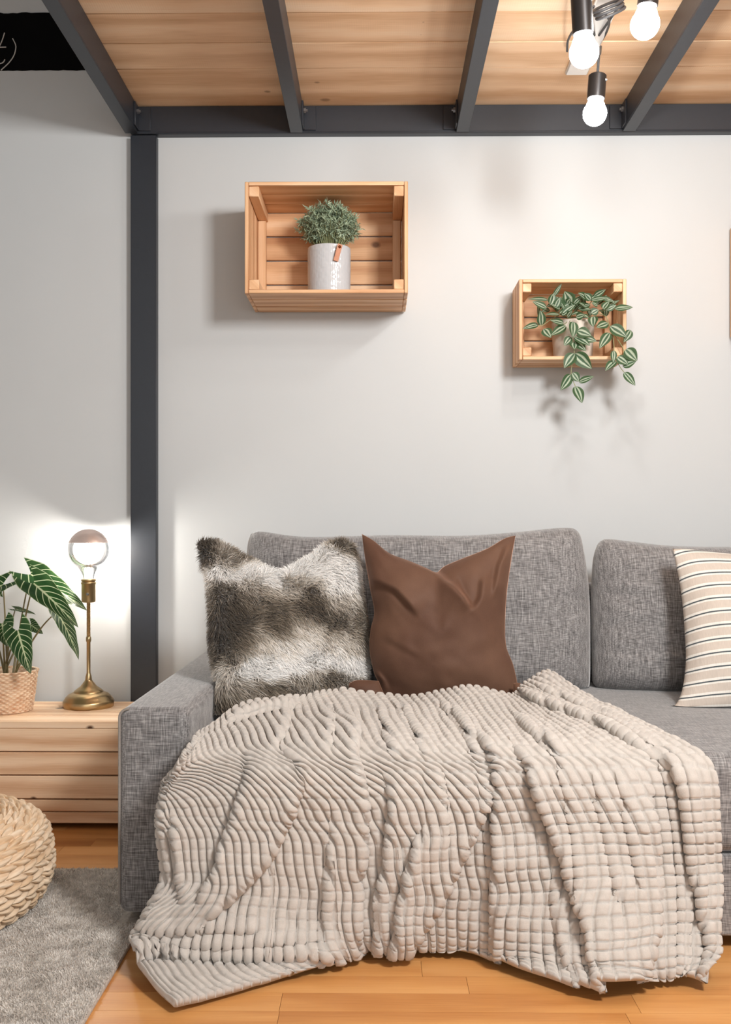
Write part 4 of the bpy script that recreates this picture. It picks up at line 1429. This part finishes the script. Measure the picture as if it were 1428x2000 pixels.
AL = [  # base px, tip px, half width px, Y base, Y tip, normal, droop, lobe
    ((35, 1232), (60, 1316), 31, 2.70, 2.66, (0.05, -1, 0.25), 0.10, 0.32),
    ((4, 1218), (13, 1262), 27, 2.73, 2.70, (0.2, -1, 0.3), 0.12, 0.4),
    ((6, 1142), (-52, 1176), 26, 2.79, 2.74, (-0.1, -0.8, 0.8), 0.10, 0.5),
    ((60, 1122), (170, 1192), 34, 2.87, 2.84, (0.1, -0.75, 0.75), 0.14, 0.26),
    ((66, 1140), (153, 1225), 34, 2.74, 2.68, (0.35, -0.8, 0.55), 0.16, 0.30),
    ((112, 1196), (154, 1288), 24, 2.74, 2.70, (0.8, -0.6, 0.25), 0.16, 0.22),
    ((30, 1190), (70, 1200), 9, 2.84, 2.82, (0, -0.5, 1), 0.1, 0.3),
    ((60, 1220), (84, 1238), 14, 2.86, 2.84, (0, -1, 0.3), 0.1, 0.3),
    ((-30, 1190), (-100, 1240), 28, 2.78, 2.72, (-0.3, -0.8, 0.5), 0.12, 0.35),
    ((-20, 1160), (-60, 1110), 26, 2.86, 2.88, (-0.1, -0.9, 0.4), 0.1, 0.35),
]
for (bx, by), (tx, ty), hw, yb, yt, nn_, dr, lb in AL:
    B0, T0 = W(bx, by, yb), W(tx, ty, yt)
    v, f, uv = leaf_geo(B0, T0, hw * yb / F, nn_, lb, dr, 0.16, 15, 31, 'arrow', 0, 0.04)
    lf_ = mesh_obj('leaf', v, f, M['aloc'], plant, True, vuv=uv)
    # petiole from the soil, arching up to the leaf base
    r0 = Vector((PX + random.uniform(-.025, .025), PY + random.uniform(-.02, .03), BT + 0.097))
    bb = Vector(B0)
    mid = r0.lerp(bb, 0.55) + Vector((0, 0.0, 0.05 if by < 1200 else 0.02))
    pts = [tuple((1 - s) ** 2 * r0 + 2 * s * (1 - s) * mid + s * s * bb) for s in np.linspace(0, 1, 16)]
    MB().tube(pts, [0.0034 - 0.0018 * s for s in np.linspace(0, 1, 16)], 8).build('stalk', M['stalk'], plant)

# ------------------------------------------------------------------ wall crates
def crate(name, label, x0, x1, z0, z1, depth, nd, nback, loc_group):
    t = thing(name, label, 'crate', ((x0 + x1) / 2, WALLY - 0.002, z0), loc_group)
    yb, yf = WALLY - 0.002, WALLY - depth
    th = 0.0105
    gap = 0.007
    sw = (depth - 0.012 - gap * (nd - 1)) / nd
    ys = [(yf + i * (sw + gap), yf + i * (sw + gap) + sw) for i in range(nd)]
    for nm, zz in (('top_panel', (z1 - th, z1)), ('bottom_panel', (z0, z0 + th))):
        mb = MB()
        for a, b in ys: mb.box(x0 + th + 0.0005, x1 - th - 0.0005, a, b, zz[0], zz[1], 0, 0.0015)
        mb.build(nm, M['crate'], t)
    for nm, xx in (('side_panel', (x0, x0 + th)), ('side_panel', (x1 - th, x1))):
        mb = MB()
        for a, b in ys: mb.box(xx[0], xx[1], a, b, z0, z1, 2, 0.0015)
        mb.build(nm, M['crate'], t)
    mb = MB()
    hb = (z1 - z0 - 2 * th - 0.004 * (nback - 1) - 0.002) / nback
    for i in range(nback):
        a = z0 + th + 0.001 + i * (hb + 0.004)
        mb.box(x0 + th + 0.001, x1 - th - 0.001, yb - 0.010, yb, a, a + hb, 0, 0.0015)
    mb.build('back_panel', M['crate'], t)
    w = 0.029 if depth > 0.2 else 0.026
    for sx in (0, 1):
        a = x0 + th + 0.0005 if sx == 0 else x1 - th - 0.0005 - w
        for za, zb2 in ((z1 - th - w - 0.0005, z1 - th - 0.0005), (z0 + th + 0.0005, z0 + th + w + 0.0005)):
            MB().box(a, a + w, yf + 0.004, yb - 0.0105, za, zb2, 1, 0.002).build('corner_batten', M['crate'], t)
        MB().box(a, a + w * 0.85, yb - 0.032, yb - 0.0105, z0 + th + w + 0.001, z1 - th - w - 0.001, 2, 0.002).build('upright_batten', M['crate'], t)
    return t


D1 = 0.25
a, b = W(478, 355, WALLY - D1), W(797, 572, WALLY - D1)
c1 = (a[0], b[0], b[2], a[2])
crate('wall_crate', 'larger wooden crate hung on the wall holding the bushy plant in a pale pot', a[0], b[0], b[2], a[2], D1, 3, 4, 'wooden crates on the wall')
D2 = 0.15
a, b = W(1014, 545, WALLY - D2), W(1224, 702, WALLY - D2)
c2 = (a[0], b[0], b[2], a[2])
crate('wall_crate', 'smaller wooden crate hung on the wall with the trailing striped plant', a[0], b[0], b[2], a[2], D2, 2, 3, 'wooden crates on the wall')
a = W(1424, 448, WALLY - 0.002); b = W(1424, 660, WALLY - 0.002); b = (a[0] + 0.46, b[1], b[2])
crate('wall_crate', 'wooden crate cut off by the right edge of the photo', a[0], b[0], b[2], a[2], D1, 3, 4, 'wooden crates on the wall')

# ------------------------------------------------------------------ bushy plant in the glazed pot
QX, QY = W(643, 520, 2.865)[0], 2.865
zb_ = c1[2] + 0.0112
herb = thing('potted_herb', 'bushy small leaved green plant in a pale glazed pot inside the larger crate', 'potted plant', (QX, QY, zb_))
kq = (QY - 0.06) / F
zt_ = CAMZ + (1040 - 476) * kq
rp_ = 42 * (QY) / F
nzq, ntq = 60, 160
Hq, Tq = np.meshgrid(np.linspace(0, 1, nzq), np.linspace(0, 2 * np.pi, ntq, endpoint=False), indexing='ij')
rq = rp_ * (0.965 + 0.035 * Hq ** 0.6) + 0.0006 * np.sin(Tq * 64) * sstep(0.02, 0.1, Hq) * sstep(0.99, 0.9, Hq) + 0.0004 * vnoise(Tq * 9, Hq * 22, 95)
rq = np.where(Hq < 0.03, rq - 0.003 * (1 - Hq / 0.03), rq)
Pq = np.stack([QX + rq * np.cos(Tq), QY + rq * np.sin(Tq), zb_ + 0.0005 + (zt_ - zb_) * Hq], -1)
rimz = zt_ + 0.0005
rings = [(rp_ - 0.001, rimz + 0.0012), (rp_ - 0.003, rimz + 0.0016), (rp_ - 0.005, rimz), (rp_ - 0.0055, rimz - 0.05)]
extra = np.stack([np.stack([QX + r * np.cos(Tq[0]), QY + r * np.sin(Tq[0]), np.full(ntq, z)], -1) for r, z in rings])
pot = mesh_obj('pot', np.concatenate([Pq, extra]).reshape(-1, 3), grid_faces(nzq + 4, ntq, True), M['pot'], herb, True)
MB().lathe([(0.0, zb_ + 0.001), (rp_ * 0.95, zb_ + 0.001)], (QX, QY, 0), 40).build('pot_bottom', M['pot'], herb)
MB().lathe([(0.0, zt_ - 0.008), (rp_ - 0.006, zt_ - 0.012)], (QX, QY, 0), 40).build('soil', M['soil'], herb)
# leather tag hanging off the rim, tilted
ta = W(664, 477, QY - rp_ - 0.002); tb = W(655, 510, QY - rp_ + 0.002)
dv = Vector(tb) - Vector(ta); Lt = dv.length; dv.normalize()
ang = math.atan2((660 - 643) / 42.0, 1)
nrm = Vector((math.sin(math.asin(min(0.9, 17 / 42))), -math.cos(math.asin(17 / 42)), 0))
nrm = (nrm - dv * nrm.dot(dv)).normalized()
sdv = dv.cross(nrm).normalized()
Mt = Matrix((sdv, dv, nrm)).transposed().to_4x4()
Mt.translation = Vector(ta) + nrm * 0.0035
tg = MB().box(-0.0075, 0.0075, 0, Lt, -0.001, 0.001, 1, 0.0006, M=Mt)
tgo = tg.build('leather_tag', M['leather'], herb)
MB().lathe([(0.0, 0.003), (0.0028, 0.0022), (0.0042, 0.001), (0.0045, 0.0)], tuple(Vector(ta) + dv * 0.008 + nrm * 0.0045), 16, Matrix((sdv, dv, nrm)).transposed()).build('stud', M['stud'], tgo)

HT = NT('grey_green_leaves')
va = HT.n.new('ShaderNodeVertexColor'); va.layer_name = 'Col'
HT.set(Base_Color=va.outputs[0], Roughness=0.6)
bushes_v, bushes_f, bushes_c = [], [], []
cx_, cz_ = QX, CAMZ + (1040 - 438) * QY / F
nb = 0
twv = MB()
for s in range(520):
    # twig end inside a mop of foliage
    th, ph_ = random.uniform(0, 2 * math.pi), math.acos(random.uniform(-0.85, 1))
    rr0 = random.uniform(0.55, 1.0) ** 0.5
    ex = Vector((math.sin(ph_) * math.cos(th) * 0.092, math.sin(ph_) * math.sin(th) * 0.078, math.cos(ph_) * 0.062)) * rr0 * random.uniform(0.88, 1.06)
    end = Vector((cx_, QY, cz_ - 0.004)) + ex
    rt = Vector((QX + ex.x * 0.35, QY + ex.y * 0.35, zt_ - 0.006))
    dirv = (ex.normalized() + Vector((random.uniform(-.5, .5), random.uniform(-.5, .5), random.uniform(-.2, .7)))).normalized()
    if s % 3 == 0:
        twv.tube([tuple(rt), tuple(rt.lerp(end, 0.6) + Vector((0, 0, 0.006))), tuple(end)], 0.0008, 4, cap=False)
    for lf in range(11):
        along = random.uniform(-0.022, 0.004)
        p = end + dirv * along
        d2 = (dirv * random.uniform(0.0, 0.7) + Vector((random.gauss(0, 1), random.gauss(0, 1), random.gauss(0, 1))).normalized()).normalized()
        Ll, wl = random.uniform(0.011, 0.020), random.uniform(0.0011, 0.0020)
        sdd = d2.orthogonal().normalized()
        sdd = Matrix.Rotation(random.uniform(0, 6.28), 3, d2) @ sdd
        nd_ = d2.cross(sdd)
        q0 = p; q1 = p + d2 * Ll * 0.5 + nd_ * 0.0015; q2 = p + d2 * Ll - nd_ * 0.001
        for q in (q0 - sdd * wl * .3, q0 + sdd * wl * .3, q1 + sdd * wl, q1 - sdd * wl, q2 + sdd * wl * .1, q2 - sdd * wl * .1): bushes_v.append(tuple(q))
        bushes_f += [(nb, nb + 1, nb + 2, nb + 3), (nb + 3, nb + 2, nb + 4, nb + 5)]
        nb += 6
        tn_ = min(1, max(0, random.gauss(0.5, 0.22)))
        c_ = [a1 * (1 - tn_) + b1 * tn_ for a1, b1 in zip(srgb(88, 108, 86)[:3], srgb(176, 192, 162)[:3])]
        bushes_c += [c_] * 6
fo_ = mesh_obj('foliage', bushes_v, bushes_f, HT.m, herb, True, col=np.array(bushes_c))
twv.build('twigs', M['vine'], herb)

# ------------------------------------------------------------------ trailing plant
TX, TY = W(1119, 660, 2.925)[0], 2.925
zb2_ = c2[2] + 0.0112
trail = thing('trailing_plant', 'trailing plant with silver striped leaves in the smaller crate', 'potted plant', (TX, TY, zb2_))
r2 = 41 * TY / F
zt2 = CAMZ + (1040 - 626) * (TY - 0.04) / F
MB().lathe([(0.0, zb2_ + 0.0005), (r2 * 0.86, zb2_ + 0.0005), (r2 * 0.90, zb2_ + 0.003), (r2 * 0.97, zb2_ + (zt2 - zb2_) * 0.6), (r2, zt2 - 0.002), (r2 * 0.99, zt2), (r2 * 0.93, zt2), (r2 * 0.91, zt2 - 0.012), (0.0, zt2 - 0.012)], (TX, TY, 0), 56).build('pot', M['concrete'], trail)
LVS = """350 150 125 140 45;330 240 170 165 55;370 200 410 70 70;600 190 530 50 100;430 230 480 120 60;640 190 720 115 50;780 140 680 70 66;820 150 750 75 60;860 110 990 30 50;
830 150 1020 125 42;960 250 1030 160 66;1090 250 1295 230 62;1000 260 1110 205 45;500 320 650 200 58;470 310 320 310 50;690 250 830 255 66;830 300 910 255 60;560 340 620 270 58;
660 340 760 310 56;270 430 260 260 72;240 420 60 470 48;300 470 380 570 78;520 410 370 375 52;545 435 375 545 66;850 330 850 450 72;1015 405 885 455 66;1040 440 1225 565 90;
1270 485 1190 620 62;1035 515 920 690 74;625 390 620 570 72;670 490 830 550 88;640 560 815 660 84;640 600 770 715 70;700 560 890 610 66;600 560 525 660 60;635 620 640 700 74;
640 745 525 910 86;645 745 835 915 100;600 980 485 1155 76;620 960 690 1060 66;690 1065 860 1000 50;650 1110 725 1300 86;1080 710 1075 850 46;1100 830 985 940 66;
1120 780 1240 870 76;1210 700 1340 830 94;1180 890 1330 830 76;1195 955 1320 1105 58;480 250 380 200 55;560 270 470 300 55;760 230 690 180 55;900 210 830 180 50;730 320 800 350 50;560 200 600 130 60"""
ZS = 250 / 1428.0
zp = lambda x, y: (1010 + x * ZS, 560 + y * ZS)
rl = random.Random(11)
for row in LVS.replace('\n', '').split(';'):
    bx, by, tx, ty, w_ = [float(q) for q in row.split()]
    (bqx, bqy), (tqx, tqy) = zp(bx, by), zp(tx, ty)
    if by < 340 and 250 < bx < 950: yb = 2.90 - 0.0001 * abs(bx - 620) - 0.00012 * by
    elif bx < 300: yb = 2.86
    else: yb = 2.825
    yt = yb - rl.uniform(0.0, 0.02)
    if bx < 560 and by > 380 and by < 560: yb, yt = 2.862, 2.845
    B0, T0 = W(bqx, bqy, yb), W(tqx, tqy, yt)
    nrm_ = (rl.uniform(-.35, .35), -1, rl.uniform(0.0, .7))
    v, f, uv = leaf_geo(B0, T0, w_ * 0.5 * ZS * yb / F * 1.6, nrm_, 0, rl.uniform(0.0, 0.16), rl.uniform(0.1, 0.35), 9, 15, 'ovate', rl.uniform(-.3, .3))
    mesh_obj('leaf', v, f, M['trad'], trail, True, vuv=uv)
VN = [[(600, 345, 2.90), (590, 400, 2.85), (605, 480, 2.828), (615, 560, 2.826), (640, 740, 2.826), (615, 860, 2.826), (605, 980, 2.826), (650, 1110, 2.826)],
      [(790, 320, 2.9), (900, 300, 2.86), (990, 330, 2.84), (1020, 410, 2.826), (1060, 500, 2.826), (1080, 640, 2.826), (1090, 760, 2.826), (1140, 880, 2.826), (1195, 955, 2.826)],
      [(1060, 500, 2.826), (1130, 600, 2.826), (1180, 680, 2.826), (1215, 790, 2.826), (1240, 840, 2.826)],
      [(470, 320, 2.9), (400, 350, 2.87), (330, 400, 2.862), (270, 440, 2.86), (240, 420, 2.86)],
      [(600, 350, 2.9), (560, 390, 2.87), (520, 420, 2.862)], [(620, 350, 2.91), (600, 250, 2.89), (600, 190, 2.88)], [(650, 350, 2.91), (760, 250, 2.89), (850, 140, 2.87)],
      [(560, 350, 2.91), (450, 280, 2.89), (350, 190, 2.87)], [(800, 320, 2.9), (950, 270, 2.85), (1090, 250, 2.828)], [(640, 345, 2.91), (500, 320, 2.89), (390, 210, 2.88)]]
for q in range(34):          # the dense heart of the plant above the rim
    x_, y_ = rl.uniform(1046, 1190), rl.uniform(576, 622)
    yb = rl.uniform(2.865, 2.915)
    B0 = W(x_, y_, yb)
    d_ = np.array([rl.uniform(-1, 1), -rl.uniform(0.05, 0.5), rl.uniform(-0.3, 0.9)]); d_ /= np.linalg.norm(d_)
    v, f, uv = leaf_geo(B0, B0 + d_ * rl.uniform(0.03, 0.046), rl.uniform(0.007, 0.0105), (rl.uniform(-.6, .6), -1, rl.uniform(0, .8)), 0, 0.1, 0.25, 9, 13, 'ovate')
    mesh_obj('leaf', v, f, M['trad'], trail, True, vuv=uv)
vb = MB()
for poly in VN:
    pts = resample([tuple(W(*zp(x, y), Y)) for x, y, Y in poly], 26)
    vb.tube([tuple(p) for p in pts], 0.0011, 6)
vb.build('stems', M['vine'], trail)

# ------------------------------------------------------------------ hanging lamps under the deck
def pendant(label, bqx, bqy, Y, tilt_x, tilt_y, hold_len, size, cable_to):
    c = Vector(W(bqx, bqy, Y))
    t = thing('pendant_lamp', label, 'pendant lamp', tuple(c), 'bare bulb pendant lamps')
    R = (Matrix.Rotation(tilt_y, 3, 'Y') @ Matrix.Rotation(tilt_x, 3, 'X'))
    r = 0.03 * size
    pr = [(max(0, r * math.cos(a)), r * math.sin(a)) for a in np.linspace(-math.pi / 2, 0.62, 24)]
    pr += [(0.0215 * size, 0.0255 * size), (0.0175 * size, 0.034 * size), (0.0155 * size, 0.042 * size), (0.015 * size, 0.05 * size)]
    MB().lathe(pr, c, 40, R).build('light_bulb', M['bulb'], t)
    z0 = 0.036 * size
    hr = 0.0215
    hp = [(0.0155, z0 + 0.006), (hr - 0.002, z0 + 0.0), (hr, z0 + 0.001), (hr, z0 + hold_len), (hr - 0.003, z0 + hold_len + 0.003), (0.006, z0 + hold_len + 0.004), (0.0, z0 + hold_len + 0.004)]
    h = MB().lathe(hp, c, 40, R).build('lamp_holder', M['holder'], t)
    sc = c + R @ Vector((hr * 0.85, -hr * 0.55, z0 + hold_len - 0.012))
    MB().lathe([(0, 0.003), (0.003, 0.003), (0.0035, -0.002)], sc, 12, R @ Matrix.Rotation(math.pi / 2, 3, 'Y')).build('grip_screw', M['galv'], h)
    top = c + R @ Vector((0, 0, z0 + hold_len + 0.003))
    end = Vector(cable_to)
    p1 = top + R @ Vector((0, 0, 0.05))
    m_ = (p1 + end) / 2 + Vector((0, 0.0, -0.01))
    pts = resample([tuple(top), tuple(p1), tuple(m_), tuple(end)], 24)
    MB().tube([tuple(p) for p in pts], 0.0032, 8).build('cable', M['cable'], t)
    return t


pl = MB()
pa, pb = W(1104, 140, 2.755), W(1147, 140, 2.755)
pl.box(pa[0], pb[0], 2.36, 2.755, DECKZ - 0.014, DECKZ - 0.001, 0, 0.003)
mount = thing('ceiling_mount', 'white ceiling plate with coiled cable on the deck behind the bulbs', 'ceiling mount', ((pa[0] + pb[0]) / 2, 2.62, DECKZ - 0.014))
pl.build('mounting_plate', M['white'], mount)
cb_ = MB()
cc = Vector(W(1186, 12, 2.25))
for q in range(3):
    loop = [tuple(cc + Vector((0.032 * math.cos(a) + 0.004 * q, 0.03 * math.sin(a), 0.030 * math.sin(a) * 0.6 - 0.008 * q + 0.014 * math.cos(a)))) for a in np.linspace(0, 2 * math.pi, 40, endpoint=False)]
    cb_.tube(loop, 0.0034, 8, closed=True)
l1 = resample([tuple(W(1108, 100, 2.6)), tuple(W(1110, 78, 2.5)), tuple(W(1124, 55, 2.35)), tuple(cc + Vector((-0.03, 0, 0.0)))], 24)
cb_.tube([tuple(p) for p in l1], 0.003, 8)
l2 = resample([tuple(W(1172, 85, 2.6)), tuple(W(1186, 60, 2.5)), tuple(W(1190, 40, 2.35)), tuple(cc + Vector((0.0, 0.03, 0.0)))], 24)
cb_.tube([tuple(p) for p in l2], 0.003, 8)
cb_.build('coiled_cable', M['cable'], mount)
ym = 2.52
pendant('leftmost of the three hanging bulbs, in a dark holder over the white ceiling plate', 1141, 103, 2.0, 0.12, -0.08, 0.075, 1.0, (pa[0] + 0.03, ym, DECKZ - 0.02))
pendant('lowest hanging bulb, its dark holder against the steel header beam', 1162, 222, 2.36, 0.05, 0.06, 0.055, 0.95, (pa[0] + 0.06, ym + 0.06, DECKZ - 0.02))
pendant('rightmost hanging bulb, close to the right joist at the top edge', 1260, 48, 2.05, 0.12, 0.1, 0.075, 1.0, (pb[0] - 0.02, ym, DECKZ - 0.02))
